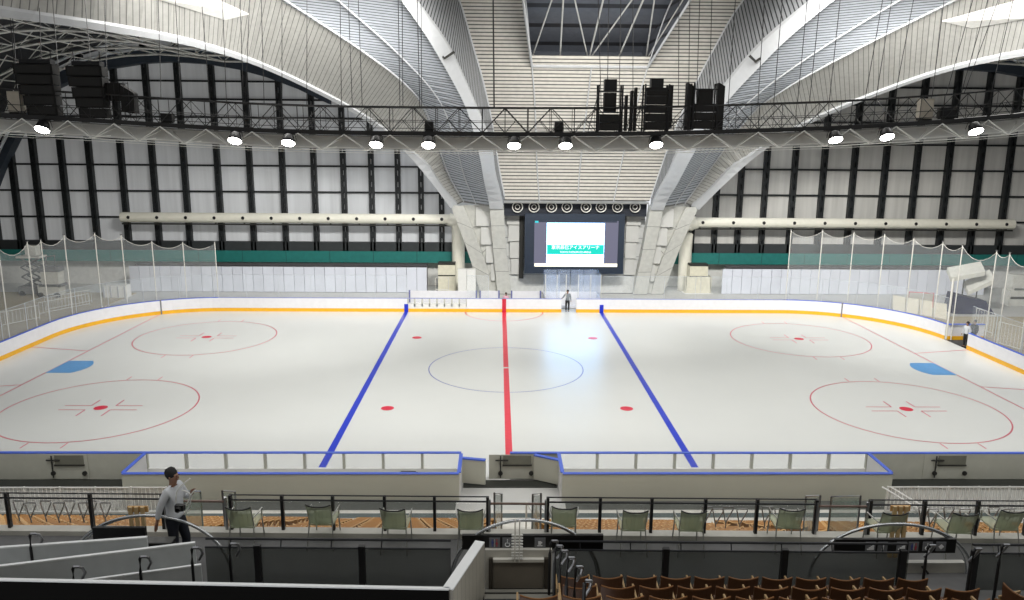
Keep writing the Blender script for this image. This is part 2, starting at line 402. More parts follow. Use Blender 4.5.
for x in (xl, -.9, -.2, .75, 1.7, xr):
    b = MB(); b.tube([(x, -1.42, 1.1 if x not in (-.9, .75) else 0), (x, -1.42, 2.95)], .035, 6); b.build('post', WPIPE, t)
b = MB(); b.bb(xl, xr, -.1, .6, .02, .2); b.build('step', BOARD, t)
for (xa, xb, lab) in ((-7.5, -2.2, 'far left players bench wall behind the boards near left blue line'), (-1.9, -.4, 'short white bench wall left of the red centre line on far side'), (.6, 2.9, 'white bench wall between the centre line and the penalty box')):
    t = thing('bench_wall', lab, 'bench wall', ((xa+xb)/2, 16.7, 0)); h = (xb-xa)/2
    b = MB(); b.bb(-h, h, -.05, .05, 0, 1.35); b.build('wall_panel', BOARD, t)
    b = MB(); b.bb(-h, h, -.7, -.35, .4, .46); b.build('bench_seat', WHITE, t)
    for x in (-h+.2, h-.2): b = MB(); b.bb(x-.04, x+.04, -.65, -.4, 0, .4); b.build('leg', LATCH, t)
    for x in (-h, h): b = MB(); b.bb(x-.06, x+.06, -.08, .08, 0, 1.38); b.build('post', mat('post_indigo', (110, 115, 165), .5), t)

# ================================================================== FAR WALL with its window wings
AX = 6.0; YW = 26.0
BLIND = mat('window_blind', (196, 195, 190), .7, var=.12, scale=.9)
BLINDB = mat('window_blind_cool', (196, 199, 202), .7, var=.12, scale=.9)
for m_ in (BLIND, BLINDB):
    nt = m_.node_tree; mp = nt.nodes.new('ShaderNodeMapping'); mp.inputs['Scale'].default_value = (2.2, 1, .12); nn_ = [q for q in nt.nodes if q.type == 'TEX_NOISE'][0]; tc_ = [q for q in nt.nodes if q.type == 'TEX_COORD'][0]; nt.links.new(tc_.outputs['Object'], mp.inputs[0]); nt.links.new(mp.outputs[0], nn_.inputs['Vector']); bn = nt.nodes['Principled BSDF']; bn.inputs['Emission Color'].default_value = (.86, .87, .87, 1); bn.inputs['Emission Strength'].default_value = .03 if m_ is BLIND else .12  # slight emission stands in for daylight behind the blinds
MULL = mat('mullion_steel', (28, 32, 34), .5, var=.2, scale=4)
TEAL = stripes('teal_band', (30, 116, 110), (18, 70, 66), 3.9, .012, axis='u', coord='Object')
mull_u = {-1: [-30, -8, 15, 37.5, 65, 92.5, 124, 155, 186, 219, 251, 283.5, 314.7, 344, 371.7, 398, 421, 441.5],
          1: [709, 724, 744, 768, 795, 824, 854, 886, 916, 950, 980, 1010, 1038]}
mull_u[1] = [694, 717, 740.5, 765, 793, 822, 852, 883, 914, 945.5, 977, 1006, 1036]
for sx, lab, wn in ((-1, 'left', 1), (1, 'right', 2)):
    xi, xo = AX+sx*8, AX+sx*56
    xa, xb = min(xi, xo), max(xi, xo)
    wall = MB(); wall.bb(xa, xb, YW+.3, YW+.7, 0, 26); wall.build('wall_far_'+lab, mat('far_wall_plaster', (214, 214, 210), .8), kind='structure')
    win = thing('window_%d' % wn, None, None, (0, 0, 0)); win['kind'] = 'structure'
    b = MB(); b.face([(xa, YW, 4), (xb, YW, 4), (xb, YW, 21.5), (xa, YW, 21.5)]); b.build('blind', BLIND if sx > 0 else BLINDB, win)
    for u in mull_u[sx]:
        x = WY(u, 190, YW-.3).x
        b = MB(); 
        for q in (-.15, .15): b.bb(x+q-.085, x+q+.085, YW-.5, YW-.05, 3.2, 21.5)
        for k in range(18): b.box((x, YW-.35, 3.7+k*1.0), (.32, .2, .5), ry=.4)
        b.build('mullion', MULL, win)
    for z in [WY(300, v_, YW-.1).z for v_ in (218, 192, 166, 140, 118, 100, 82)]:
        b = MB(); b.bb(xa, xb, YW-.22, YW-.04, z-.08, z+.08); b.build('window_rail', MULL, win)
    t1 = MB(); t1.bb(xa, xb, YW-.5, YW+.3, 3.25, 4.05); t1.build('trim_%d' % (wn), mat('sill_dark', (48, 52, 54), .6), kind='structure')
    t1 = MB(); t1.bb(xa, xb, YW-.75, YW+.3, 2.25, 3.25); t1.build('trim_%d' % (wn+2), TEAL, kind='structure')
    # ventilation duct
    x0, x1 = (WY(124, 218, 25).x, WY(452, 222, 25).x) if sx < 0 else (WY(692, 225, 25).x, WY(1010, 225, 25).x)
    t = thing('air_duct', 'long round white ventilation duct with black nozzles across the %s windows' % lab, 'duct', ((x0+x1)/2, 24.6, 6.25 if sx < 0 else 6.1))
    L = x1-x0; DUCT = mat('duct_white', (232, 230, 216), .5, var=.03)
    b = MB(); b.tube([(-L/2, 0, 0), (L/2, 0, 0)], .44, 16); b.build('duct_pipe', DUCT, t, smooth=False)
    e = L/2 if sx < 0 else -L/2
    cp = catmull([(e-(-sx)*.3, 0, 0), (e+(-sx)*.35, 0, -.25), (e+(-sx)*.55, 0, -1.0), (e+(-sx)*.55, 0, -6.25)], 5)
    b = MB(); b.tube(cp, .57, 16); b.build('riser_pipe', DUCT, t, smooth=True)
    n = 12 if sx < 0 else 11
    for k in range(n):
        x = -L/2+.75+(L-1.6)*k/(n-1)
        b = MB(); b.lathe([(0, -.05), (.13, -.05), (.15, 0), (.13, .1)], (x, -.42, .03), 10, 'Y'); b.build('nozzle', BLACK, t)
    b = MB(); b.bb(-L/2, L/2, -.1, .1, -.62, -.5)
    for k in range(n): b.bb(-L/2+.6+(L-1.2)*k/(n-1)-.05, -L/2+.6+(L-1.2)*k/(n-1)+.05, -.1, .1, -.55, -.3)
    b.build('hanger_rail', LATCH, t)
    # white folding partition under the teal band
    pa, pb = (WY(130, 280, 22.8).x, WY(427, 280, 22.8).x) if sx < 0 else (WY(722, 280, 22.8).x, WY(985, 280, 22.8).x)
    t = thing('partition_screen', 'white panelled partition standing along the far wall, %s of the roof legs' % lab, 'partition', ((pa+pb)/2, 22.8, 0))
    L = pb-pa; n = int(L/.86); PW = mat('partition_white', (214, 218, 228), .6, var=.04, scale=.7)
    for k in range(n):
        xx = -L/2+L*k/n; b = MB(); b.box((xx+L/n/2, 0, 1.12), (L/n-.035, .1, 2.2), rz=(.05 if k % 2 else -.05)); b.build('partition_panel', PW, t)
    b = MB(); b.bb(-L/2+.4, L/2, .25, 1.0, 2.25, 2.42); b.build('cover', mat('cover_dark', (70, 70, 72), .8), t)
    b = MB(); b.bb(-L/2+.4, L/2, .35, .9, 0, 2.25); b.build('stored_stack', mat('cover_mid', (140, 140, 142), .8), t)

OUT = [(22.5, 8.0, 0), (22.3, 9.2, 4), (21.7, 10.5, 7.6), (19.4, 12, 10.0), (17, 13.8, 12.4), (14.4, 15.7, 14.2), (11, 18, 15.8), (6.5, 21.3, 17.5), (1.5, 23.4, 18.1), (-3, 25.8, 18.25), (-7, 29.0, 18.4), (-14, 32, 18.6), (-24, 34, 18)]
# dark bays of the wings: barrel ceiling, head beam, space truss
def barrel(x, xc):
    d = abs(x-xc); inner = (x-xc)*(6-xc) > 0
    return max(6.0, 20.4-.02*d*d-(0 if inner or d < 9 else .10*(d-9)**2))
for sx, lab in ((-1, 'left'), (1, 'right')):
    xc = AX+sx*34
    hs = [21+2.6*k for k in range(15)]; X = lambda h: AX+sx*h
    def rib_h(y): return 17.5 if y > 13 else interp(OUT, y)[0]+.8
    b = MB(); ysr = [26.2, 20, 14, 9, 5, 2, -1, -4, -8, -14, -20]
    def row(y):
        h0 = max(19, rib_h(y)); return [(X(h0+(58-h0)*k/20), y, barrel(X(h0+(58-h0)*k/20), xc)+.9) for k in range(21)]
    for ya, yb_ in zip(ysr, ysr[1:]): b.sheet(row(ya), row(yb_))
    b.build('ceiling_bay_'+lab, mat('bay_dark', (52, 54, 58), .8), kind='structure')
    b = MB(); xs = [X(h) for h in hs]
    for i in range(len(xs)-1):
        x0, x1 = xs[i], xs[i+1]; z0, z1 = barrel(x0, xc), barrel(x1, xc)
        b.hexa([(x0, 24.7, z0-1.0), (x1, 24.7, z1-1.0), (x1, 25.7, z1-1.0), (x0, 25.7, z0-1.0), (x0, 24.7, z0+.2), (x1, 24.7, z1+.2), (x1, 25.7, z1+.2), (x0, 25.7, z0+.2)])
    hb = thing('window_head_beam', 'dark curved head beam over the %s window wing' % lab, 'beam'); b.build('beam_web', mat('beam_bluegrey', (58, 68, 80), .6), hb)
    for dz, yy in ((.1, 24.4), (.75, 24.2)):
        b = MB(); b.tube([(x, yy, barrel(x, xc)+dz) for x in xs], .13, 6); b.build('edge_tube', mat('tube_pale', (235, 240, 246), .5), hb)
    t = thing('space_truss', 'grey steel space truss under the dark %s bay ceiling' % lab, 'roof truss')
    chord = MB(); web = MB(); TG = mat('truss_grey', (215, 215, 210), .5)
    ys = [22, 17, 12, 7, 2, -3, -8]
    bt_ = lambda x: max(barrel(x, xc), 19.9) if (x-xc)*(6-xc) > 0 else barrel(x, xc)
    zt_ = lambda x, y: bt_(x)-.7-(22-y)*.01
    zu_ = lambda x, y: bt_(x)+.3-(22-y)*.01
    for y in ys:
        hy = [h for h in hs if h >= max(23, rib_h(y)+1.5)]
        chord.tube([(X(h), y, zt_(X(h), y)) for h in hy], .09, 4)
        chord.tube([(X(h+1), y-2, zu_(X(h+1), y)) for h in hy], .06, 4)
        for h in hy:
            p = (X(h), y, zt_(X(h), y))
            for q, r_ in ((-1.3, 0), (1.3, 0), (0, 2.5)): web.tube([p, (X(h+q), y+r_, zu_(X(h+q), y))], .04, 3, cap=False)
    for h in hs:
        yy = [y for y in ys if h >= max(23, rib_h(y)+1.5)]
        if len(yy) > 1: chord.tube([(X(h), y, zt_(X(h), y)) for y in yy], .05, 4)
    chord.build('chord_grid', TG, t); web.build('web_members', TG, t)

# ================================================================== ROOF SHELL
RO = [(22.2, 6.3, 0), (21.5, 6.8, 4), (20.3, 7.2, 7.8), (17.6, 7.6, 10), (14.8, 7.9, 12.1), (11, 8.7, 15.3), (6.8, 10.2, 18.2), (4, 11.2, 19.8), (1, 12.3, 21.2), (-3, 13.8, 22.8), (-9, 16, 24.5), (-22, 18, 26)]
RI = [(22.2, 5.3, 0), (21.3, 5.8, 4), (20.0, 6.1, 8), (17.4, 6.7, 10.6), (14.6, 7.05, 12.9), (10.6, 8.4, 16.3), (7, 9.7, 19.0), (3.6, 11.2, 20.9), (0, 12.2, 22.2), (-3, 12.9, 23.1), (-9, 15, 24.8), (-22, 17, 26.2)]
S1 = [(19.8, 5.9, 8.3), (18.5, 6.5, 11.3), (15.9, 7.0, 14.5), (13.5, 7.6, 17.2), (11.5, 8.3, 19.5), (8.5, 9.1, 22.0), (3, 10.5, 24.5), (-6, 12.5, 27), (-22, 14, 28.8)]
SB = [(22.3, 9.5, 8), (20.6, 10.8, 10.6), (13.5, 11.8, 15.0), (9.3, 12.8, 16.7), (5.7, 15.2, 18.5), (2, 18.8, 20.7), (-2, 21.6, 22.4), (-5.5, 24, 23.6), (-8.5, 26.2, 24.4), (-15, 28, 25.5), (-24, 30, 26)]
RS = [20.3, 17.9, 13.0, 10.0, 7.0, 3.4, -.2, -4, -7.5, -14, -22]   # main-rib stations facing the SB stations
def curve(tab, ylist, sx): return [(AX+sx*interp(tab, y)[0], y, interp(tab, y)[1]) for y in ylist]
def smoothtab(tab):
    P = catmull([(y, h, z) for y, h, z in tab], 5); out = []
    for p in P:
        if not out or p.x < out[-1][0]-1e-4: out.append((p.x, p.y, p.z))
    return out
OUTs, ROs, RIs, S1s, SBs = map(smoothtab, (OUT, RO, RI, S1, SB))
def res(tab, n, y0=None):
    """resample a (y,h,z) table evenly by arc length from y0 on"""
    P = [Vector(p) for p in tab if y0 is None or p[0] <= y0]
    Ls = [0]
    for a, c in zip(P, P[1:]): Ls.append(Ls[-1]+(c-a).length)
    out = []
    for k in range(n+1):
        s = Ls[-1]*k/n; i = max(j for j in range(len(Ls)) if Ls[j] <= s+1e-9); i = min(i, len(P)-2)
        t = (s-Ls[i])/max(1e-9, Ls[i+1]-Ls[i]); out.append(P[i]+(P[i+1]-P[i])*t)
    return out
def side(P, sx): return [(AX+sx*p.y, p.x, p.z) for p in P]
def zcut(tab, z0):
    """part of a table above height z0"""
    out = []
    for a, c in zip(tab, tab[1:]):
        if a[2] < z0 <= c[2]:
            t = (z0-a[2])/(c[2]-a[2]); out.append(tuple(a[i]+(c[i]-a[i])*t for i in range(3)))
        if c[2] >= z0: out.append(c)
    return out
SLAT = stripes('roof_slats', (198, 194, 185), (70, 70, 68), .31, .30)
SLATC = stripes('roof_slats_cool', (176, 181, 188), (84, 88, 92), .33, .30)
SHEL = stripes('shell_panels', (170, 169, 164), (104, 104, 102), .33, .13)
RIBF = stripes('rib_flank', (152, 154, 156), (52, 54, 56), .34, .3)
RIBW = mat('rib_white', (186, 188, 190), .5, var=.03)
N = 60
roofroot = {}
for sx, lab in ((-1, 'left'), (1, 'right')):
    o_, ro, ri, s1, sb = (res(zcut(t_, z_), N) for t_, z_ in ((OUTs, 7.7), (ROs, 7.7), (RIs, 7.7), (S1s, 8.0), (SBs, 7.9)))
    o_ = catmull(OUT[2:], 6); sb = catmull(SB, 6)
    yr_ = [p.x for p in catmull([(y, 0, 0) for y in RS], 6)]; rs2 = [(y, *interp(ROs, y)) for y in yr_]
    o_ = [Vector(p) for p in o_]; rs2 = [Vector(p) for p in rs2]
    o_, ro, ri, s1, sb, rs2 = (side(P, sx) for P in (o_, ro, ri, s1, sb, rs2))
    b = MB(); b.sheet(rs2, sb); b.build('ceiling_slats_'+lab, SLATC, kind='structure')
    b = MB(); b.sheet(sb, o_); b.build('ceiling_shell_'+lab, SHEL, kind='structure')
    b = MB(); b.sheet(s1, ri); b.build('ceiling_flank_'+lab, RIBF, kind='structure')
    # edge rib
    NO = len(o_); t = thing('edge_rib', 'slim white outer edge rib of the roof shell sweeping over the %s windows' % lab, 'roof rib')
    b = MB(); n = len(o_)
    for i in range(n-1):
        k0, k1 = i/n, (i+1)/n; w0, w1 = .75-.4*min(1, k0*2), .75-.4*min(1, k1*2)
        if i >= NO-1: break
        def q(P, w_, j): p = Vector(P[j]); d = (Vector(sb[j])-p).normalized(); return p, p+d*w_
        a0, a1 = q(o_, w0, i); c0, c1 = q(o_, w1, i+1); up = Vector((0, .25, .45)); dn = Vector((0, -.12, -.12))
        b.hexa([a0+dn, c0+dn, c1+dn, a1+dn, a0+up, c0+up, c1+up, a1+up])
    b.build('rib_beam', RIBW, t)
    pA = Vector(o_[0])
    # main rib
    t2 = thing('main_rib', 'broad white inner main rib of the roof arching up %s of the centre strip' % lab, 'roof rib')
    b = MB(); n = len(ro)
    for i in range(n-1):
        a0, c0, a1, c1 = Vector(ro[i]), Vector(ro[i+1]), Vector(ri[i]), Vector(ri[i+1]); up = Vector((0, .15, .25)); dn = Vector((0, -.15, -.15))
        b.hexa([a0+dn, c0+dn, c1+dn, a1+dn, a0+up, c0+up, c1+up, a1+up])
    b.build('rib_beam', RIBW, t2)
    # small dark sensor bracket on the main rib
    kb = min(range(n), key=lambda q_: abs(ro[q_][2]-17.9)); p = (Vector(ro[kb])+Vector(ri[kb]))/2
    b = MB(); b.tube([p+Vector((-.5, -.4, .1)), p+Vector((-.1, -.45, -.25)), p+Vector((.5, -.4, .15))], .09, 6); b.build('bracket', LATCH, t2)
    # long white seam beads
    b = MB()
    for fr in (.5,):
        pts = [Vector(a)*(1-fr)+Vector(c)*fr+Vector((0, -.06, -.08)) for a, c in zip(rs2, sb)]; b.tube(pts, .05, 4)
    pts = [Vector(a)*.06+Vector(c)*.94+Vector((0, -.06, -.08)) for a, c in zip(rs2, sb)]; b.tube(pts, .06, 4)
    b.build('trim_%d' % (6+sx), RIBW, kind='structure')
    b = MB(); b.tube([Vector(p)+Vector((0, -.05, -.05)) for p in s1], .07, 4); b.build('trim_%d' % (9+sx), RIBW, kind='structure')
    # legs below the spring line
    lo = lambda tab, z1: side([Vector(p) for p in zlow(tab, z1)], sx)
    def zlow(tab, z1):
        out = [p for p in tab if p[2] <= z1]; nx_ = [p for p in tab if p[2] > z1][0]; a = out[-1]; tt = (z1-a[2])/(nx_[2]-a[2]); out.append(tuple(a[i]+(nx_[i]-a[i])*tt for i in range(3))); return out
    def rs(tab, z1): return side(res(zlow(tab, z1), 12), sx)
    LEGP = stripes('leg_cladding', (196, 196, 190), (120, 120, 118), 2.1, .02)
    leg = thing('roof_leg', 'curved clad white leg where the roof ribs land %s of the screen' % lab, 'roof leg')
    LO = [(22.5, 8.0, 0), (22.3, 9.2, 4), (21.7, 10.5, 7.7)]; LM = [(22.4, 6.9, 0), (22.0, 7.6, 3), (21.6, 9.4, 7.7)]
    def legslab(nm, T0, T1, dep=.9, m_=LEGP, dy=0):
        a = side([Vector(p)+Vector((dy, 0, 0)) for p in catmull(T0, 6)], sx); c = side([Vector(p)+Vector((dy, 0, 0)) for p in catmull(T1, 6)], sx)
        b = MB(); b.sheet(a, c)
        a2 = [Vector(p)+Vector((0, dep, .1)) for p in a]; c2 = [Vector(p)+Vector((0, dep, .1)) for p in c]
        b.sheet(a, a2); b.sheet(c, c2); b.build(nm, m_, leg)
    legslab('outer_cladding', LO, LM)
    legslab('inner_cladding', [(22.2, 6.5, 0), (21.5, 6.9, 4), (20.3, 7.2, 7.8)], [(22.2, 5.3, 0), (21.3, 5.8, 4), (20.0, 6.05, 7.9)])
    LI = [(22.6, 6.9, 0), (22.3, 7.6, 3), (22.0, 9.4, 7.7)]; RI2 = [(22.7, 6.3, 0), (22.1, 6.8, 4), (21.2, 7.2, 7.8)]
    legslab('recess_cladding', LI, RI2, .5)
    for k in range(4):
        z0 = 1.2+k*1.6; hin = 6.75+.12*k; hout = hin+.35+.3*k
        xx = sorted((AX+sx*hin, AX+sx*hout)); b = MB(); b.bb(xx[0], xx[1], 22.2-.22*k, 22.8, z0, z0+1.57); b.build('recess_block', PANEL, leg)
    b = MB(); b.tube([Vector(p)+Vector((0, -.08, 0)) for p in (o_[0], sb[0], rs2[0], ri[0])], .06, 5); b.build('spring_joint', mat('joint_mid', (120, 120, 118), .6), leg)

# centre strip with its dark roof opening
CS = res(S1s, N); yo0, yo1 = None, None
sl = side(CS, -1); sr = side(CS, 1)
zop = lambda p: p[2]
openz0, openz1 = 18.6, 27.2
b = MB(); L = 0
def lerp(a, c, t): return tuple(a[i]+(c[i]-a[i])*t for i in range(3))
fr = [0, .31, .50, .50, .72, 1]
for i in range(N):
    d = (Vector(sl[i+1])-Vector(sl[i])).length
    zc = (sl[i][2]+sl[i+1][2])/2
    segs = [(0, .235), (.235, .75), (.75, 1)]
    for k, (a, c) in enumerate(segs):
        if k == 1 and openz0 < zc < openz1: continue
        b.face([lerp(sl[i], sr[i], a), lerp(sl[i+1], sr[i+1], a), lerp(sl[i+1], sr[i+1], c), lerp(sl[i], sr[i], c)], [(L, 0), (L+d, 0), (L+d, 1), (L, 1)])
    L += d
b.build('ceiling_center', SLAT, kind='structure')
for j, t_ in enumerate((.235, .5, .75)):
    b = MB(); pts = [Vector(lerp(sl[i], sr[i], t_))+Vector((0, -.06, -.06)) for i in range(N+1) if j != 1 or not (openz0 < sl[i][2] < openz1)]
    if j == 1: pts = [p for p in pts if p.z < openz0+.2]
    b.tube(pts, .05, 4); b.build('trim_%d' % (11+j), RIBW, kind='structure')
ins = [i for i in range(N+1) if openz0-.6 < sl[i][2] < openz1+.6]
i0, i1 = ins[0], ins[-1]
t = thing('roof_opening', 'dark square roof opening with steel truss above the centre strip', 'roof opening')
DK = stripes('opening_dark', (92, 96, 104), (40, 40, 44), .9, .2, axis='w', coord='Object')
a0, a1 = Vector(lerp(sl[i0], sr[i0], .235)), Vector(lerp(sl[i0], sr[i0], .75)); c0, c1 = Vector(lerp(sl[i1], sr[i1], .235)), Vector(lerp(sl[i1], sr[i1], .75))
up = Vector((0, 2.6, 1.2))
b = MB(); b.face([a0+up, a1+up, c1+up, c0+up]); b.face([a0, a1, a1+up, a0+up]); b.face([a0, c0, c0+up, a0+up]); b.face([a1, c1, c1+up, a1+up]); b.face([c0, c1, c1+up, c0+up])
b.build('dark_well', DK, t)
b = MB(); OT = mat('opening_truss', (190, 190, 186), .5)
A0, A1, C0, C1 = a0+up*.35, a1+up*.35, c0+up*.35, c1+up*.35
for k in (0, 1, 2, 3, 4):
    f_ = k/4; b.tube([A0.lerp(A1, f_), C0.lerp(C1, f_)], .06, 5)
for g_ in (.45, .8): b.tube([A0.lerp(C0, g_), A1.lerp(C1, g_)], .07, 5)
for k in range(4):
    P0 = A0.lerp(A1, k/4); P1 = A0.lerp(A1, (k+1)/4); Q0 = P0.lerp(C0.lerp(C1, k/4), .45); Q1 = P1.lerp(C0.lerp(C1, (k+1)/4), .45)
    b.tube([P0, Q1] if k % 2 == 0 else [P1, Q0], .05, 5)
b.build('truss_members', OT, t)
b = MB()
for p, q in ((a0, a1), (a0, c0), (a1, c1)): b.tube([p+Vector((0, -.1, -.08)), q+Vector((0, -.1, -.08))], .09, 4)
b.build('opening_frame', RIBW, t)
# pale reflector panels in the shells near the top of the frame
for sx, lab, q in ((-1, 'left', [(150, -6), (205, -8), (250, 13), (224, 18)]), (1, 'right', [(944, 20), (1026, -3), (1034, 16), (972, 27)])):
    t = thing('reflector_panel', 'pale angular panel set into the upper %s roof shell' % lab, 'ceiling panel')
    oo, ss = side(catmull(OUT[2:], 6), -1 if lab == 'left' else 1), side(catmull(SB, 6), -1 if lab == 'left' else 1)
    cand = [Vector(a).lerp(Vector(c), t_/40) for a0_, a1_, c0_, c1_ in zip(oo, oo[1:], ss, ss[1:]) for f_ in (0, .25, .5, .75) for a, c in [(Vector(a0_).lerp(Vector(a1_), f_), Vector(c0_).lerp(Vector(c1_), f_))] for t_ in range(-2, 41)]
    def near(u, v): d = _dir(u, v).normalized(); return min((p for p in cand if p.y > -20), key=lambda p: (p-CAM).normalized().cross(d).length)
    pts = [near(u, v)+Vector((0, -.04, -.10)) for u, v in q]
    b = MB(); b.hexa([p+Vector((0, .05, .06)) for p in pts]+pts); b.build('panel', mat('pale_panel', (226, 225, 220), .6), t)

# ------------------------------------------------------------------ wall between the legs, screen, air nozzles
xL, xR = AX-5.9, AX+5.9
b = MB(); b.bb(xL-.3, xR+.3, 22.75, 23.2, 0, 9.0); b.build('wall_far_center', stripes('block_wall', (200, 201, 198), (110, 110, 110), 1.62, .03, axis='w', coord='Object'), kind='structure')
b = MB()
for sx in (-1, 1):
    for k in range(4):
        z0 = 1.7+k*1.45; w0 = AX+sx*(4.5); w1 = AX+sx*(5.35+.13*k)
        xx = sorted((w0, w1)); b.bb(xx[0], xx[1], 22.5-.06*k, 22.76, z0, z0+1.38)
b.build('wall_far_blocks', PANEL, kind='structure')
t = thing('nozzle_housing', 'dark recessed housing above the screen holding the round air nozzles', 'nozzle housing', (AX, 21.3, 7.42))
b = MB(); b.bb(-6.0, 6.0, 0, 1.4, -.52, .55); b.build('recess_box', mat('recess_navy', (22, 28, 40), .6), t)
b = MB(); b.bb(-6.1, 6.1, -.3, .6, .55, .7); b.build('recess_lintel', WHITE, t)
NZ = mat('nozzle_grey', (225, 223, 216), .45)
proto = None
for k, u in enumerate((517.5, 534, 551.5, 567, 586, 601, 617.5, 635)):
    p = WY(u, 207, 21.1)
    if proto is None:
        proto = thing('air_nozzle', 'x', 'air nozzle', p, 0, 'round air nozzles above the screen')
        b = MB(); b.lathe([(.37, .35), (.38, .1), (.44, -.06), (.46, -.12), (.42, -.14), (.39, -.04), (.37, .2)], (0, 0, 0), 22, 'Y'); b.build('nozzle_ring', NZ, proto, smooth=True)
        b = MB(); b.lathe([(0, .0), (.39, .01)], (0, 0, 0), 20, 'Y'); b.build('nozzle_throat', BLACK, proto)
        b = MB(); b.lathe([(.17, .0), (.21, -.03), (.21, -.07), (.17, -.05)], (0, 0, 0), 18, 'Y'); b.build('inner_ring', NZ, proto); o = proto
    else: o = dup(proto, p)
    o['label'] = 'round grey air nozzle above the screen, %s' % (['leftmost of eight', 'second from left', 'third from left', 'fourth, just left of the middle', 'fifth, just right of the middle', 'third from right', 'second from right', 'rightmost of eight'][k])
# screen
p0, p1 = WY(525, 213.5, 21.0), WY(623, 274, 21.0)
cxs, czs, wS, hS = (p0.x+p1.x)/2, (p0.z+p1.z)/2, p1.x-p0.x, p0.z-p1.z
scr = thing('video_screen', 'large video screen in thick dark frame on the far wall between the roof legs', 'screen', (cxs, 21.0, czs))
FR_ = mat('screen_frame', (30, 42, 58), .5)
b = MB(); b.bb(-wS/2, wS/2, 0, 1.4, -hS/2, hS/2); b.build('frame', FR_, scr)
def emi(name, rgb, es): return mat(name, (5, 5, 5), .4, var=0, emis=rgb, es=es)
def plate(nm, u0, v0, u1, v1, m_, dy):
    a, c = WY(u0, v0, 21.0), WY(u1, v1, 21.0)
    b = MB(); b.bb(a.x-cxs, c.x-cxs, -dy-.01, -dy, c.z-czs, a.z-czs); return b.build(nm, m_, scr)
plate('display', 534.5, 220.5, 617, 267, emi('scr_grey', (118, 118, 140), 1.0), .005)
plate('display_page', 547, 222.8, 603.5, 263, emi('scr_white', (150, 200, 255), 8), .02)
plate('display_banner', 547, 244.5, 603.5, 254.5, emi('scr_teal', (0, 205, 185), 1.4), .03)
plate('display_base_strip', 534.5, 263.2, 617, 266.8, emi('scr_warm', (255, 250, 225), 2.0), .035)
plate('display_title_bar', 534.5, 220.5, 617, 222.6, emi('scr_bar', (50, 60, 78), 1.0), .012)
plate('display_icon', 535, 220.8, 538.5, 222.8, emi('scr_cyan', (60, 210, 220), 1.2), .02)
def text(s_, u, v, px, m_, parent, y, off, nm='caption', ww=None):
    cu = bpy.data.curves.new(nm, 'FONT'); cu.body = s_; cu.align_x = 'CENTER'; cu.align_y = 'CENTER'; cu.size = px; cu.extrude = .004
    o = bpy.data.objects.new(nm, cu); C.objects.link(o); cu.materials.append(m_); o.parent = parent
    bpy.context.view_layer.update(); me = bpy.data.meshes.new_from_object(o.evaluated_get(bpy.context.evaluated_depsgraph_get()))
    bpy.data.objects.remove(o); o = bpy.data.objects.new(nm, me); C.objects.link(o); o.parent = parent
    a = WY(u, v, y); o.location = (a.x-off.x, a.y-off.y, a.z-off.z); o.rotation_euler = (pi/2, 0, 0); return o
TW = emi('scr_text', (255, 255, 255), 2.2)
text('東京辰巳アイスアリーナ', 575.5, 247.6, .37, TW, scr, 20.93, scr.location)
text('TOKYO TATSUMI ICE ARENA', 575.5, 252.2, .2, TW, scr, 20.93, scr.location)
b = MB(); b.bb(-.2, .2, 0, .3, -3.1, 2.6)
t = thing('wall_banner_pole', 'dark vertical strip on block wall just left of the screen', 'strip', WY(521.5, 243, 22.3)); b.build('strip', LATCH, t)

# ================================================================== LIGHTING GANTRY
G = .69; DG = 35.0
def GV(p): return Vector(p)*G
TRK = mat('gantry_pale', (246, 246, 240), .45, metal=.1); GDK = mat('gantry_dark', (40, 40, 40), .5)
DV = [(-60, 105), (0, 116), (64, 119), (128, 123), (192, 127), (256, 130.5), (320, 132.5), (384, 133.5), (448, 134), (512, 134.5), (576, 134.5), (640, 134), (704, 132.5), (768, 130.5), (832, 128.5), (896, 125), (960, 121), (1024, 115.5), (1090, 107)]
def dv(u):
    for a, c in zip(DV, DV[1:]):
        if a[0] <= u <= c[0]: return a[1]+(c[1]-a[1])*(u-a[0])/(c[0]-a[0])
def gp(u, dvv=0, dD=0):
    D = DG-1.1*((u-512)/512)**2
    return WD(u, dv(u)+dvv, D+dD)
gan = thing('lighting_gantry', 'long curved steel lighting gantry with railings crossing the whole hall under the roof', 'gantry')
us = list(range(-56, 1085, 16)); pts = [gp(u) for u in us]
def ribbon(z0, z1, y0, y1, P=None):
    z0, z1, y0, y1 = (q*G for q in (z0, z1, y0, y1))
    b = MB(); P = P or pts
    for a, c in zip(P, P[1:]):
        b.hexa([a+Vector((0, y0, z0)), c+Vector((0, y0, z0)), c+Vector((0, y1, z0)), a+Vector((0, y1, z0)), a+Vector((0, y0, z1)), c+Vector((0, y0, z1)), c+Vector((0, y1, z1)), a+Vector((0, y1, z1))])
    return b
ribbon(-.12, .16, 0, 1.6).build('deck', GDK, gan)
ribbon(-.22, -.14, -.05, .06).build('deck_edge', mat('edge_grey', (110, 110, 106), .5), gan)
ribbon(-1.05, -.2, .9, .95).build('fascia', mat('fascia_grey', (214, 214, 210), .6, var=.03), gan)
rail = MB()
for z in (1.72,): rail.tube([p+GV((0, 0, z)) for p in pts], .05*G, 5)
for z in (.75, .35): rail.tube([p+GV((0, 0, z)) for p in pts], .022*G, 4)
rail.tube([p+GV((0, 1.6, 1.72)) for p in pts], .04*G, 4); rail.tube([p+GV((0, 1.6, .9)) for p in pts], .02*G, 4)
rail.build('handrail', GDK, gan)
NB = 23.0; k = 0; u = 22-92.0
tr = MB(); xb = MB()
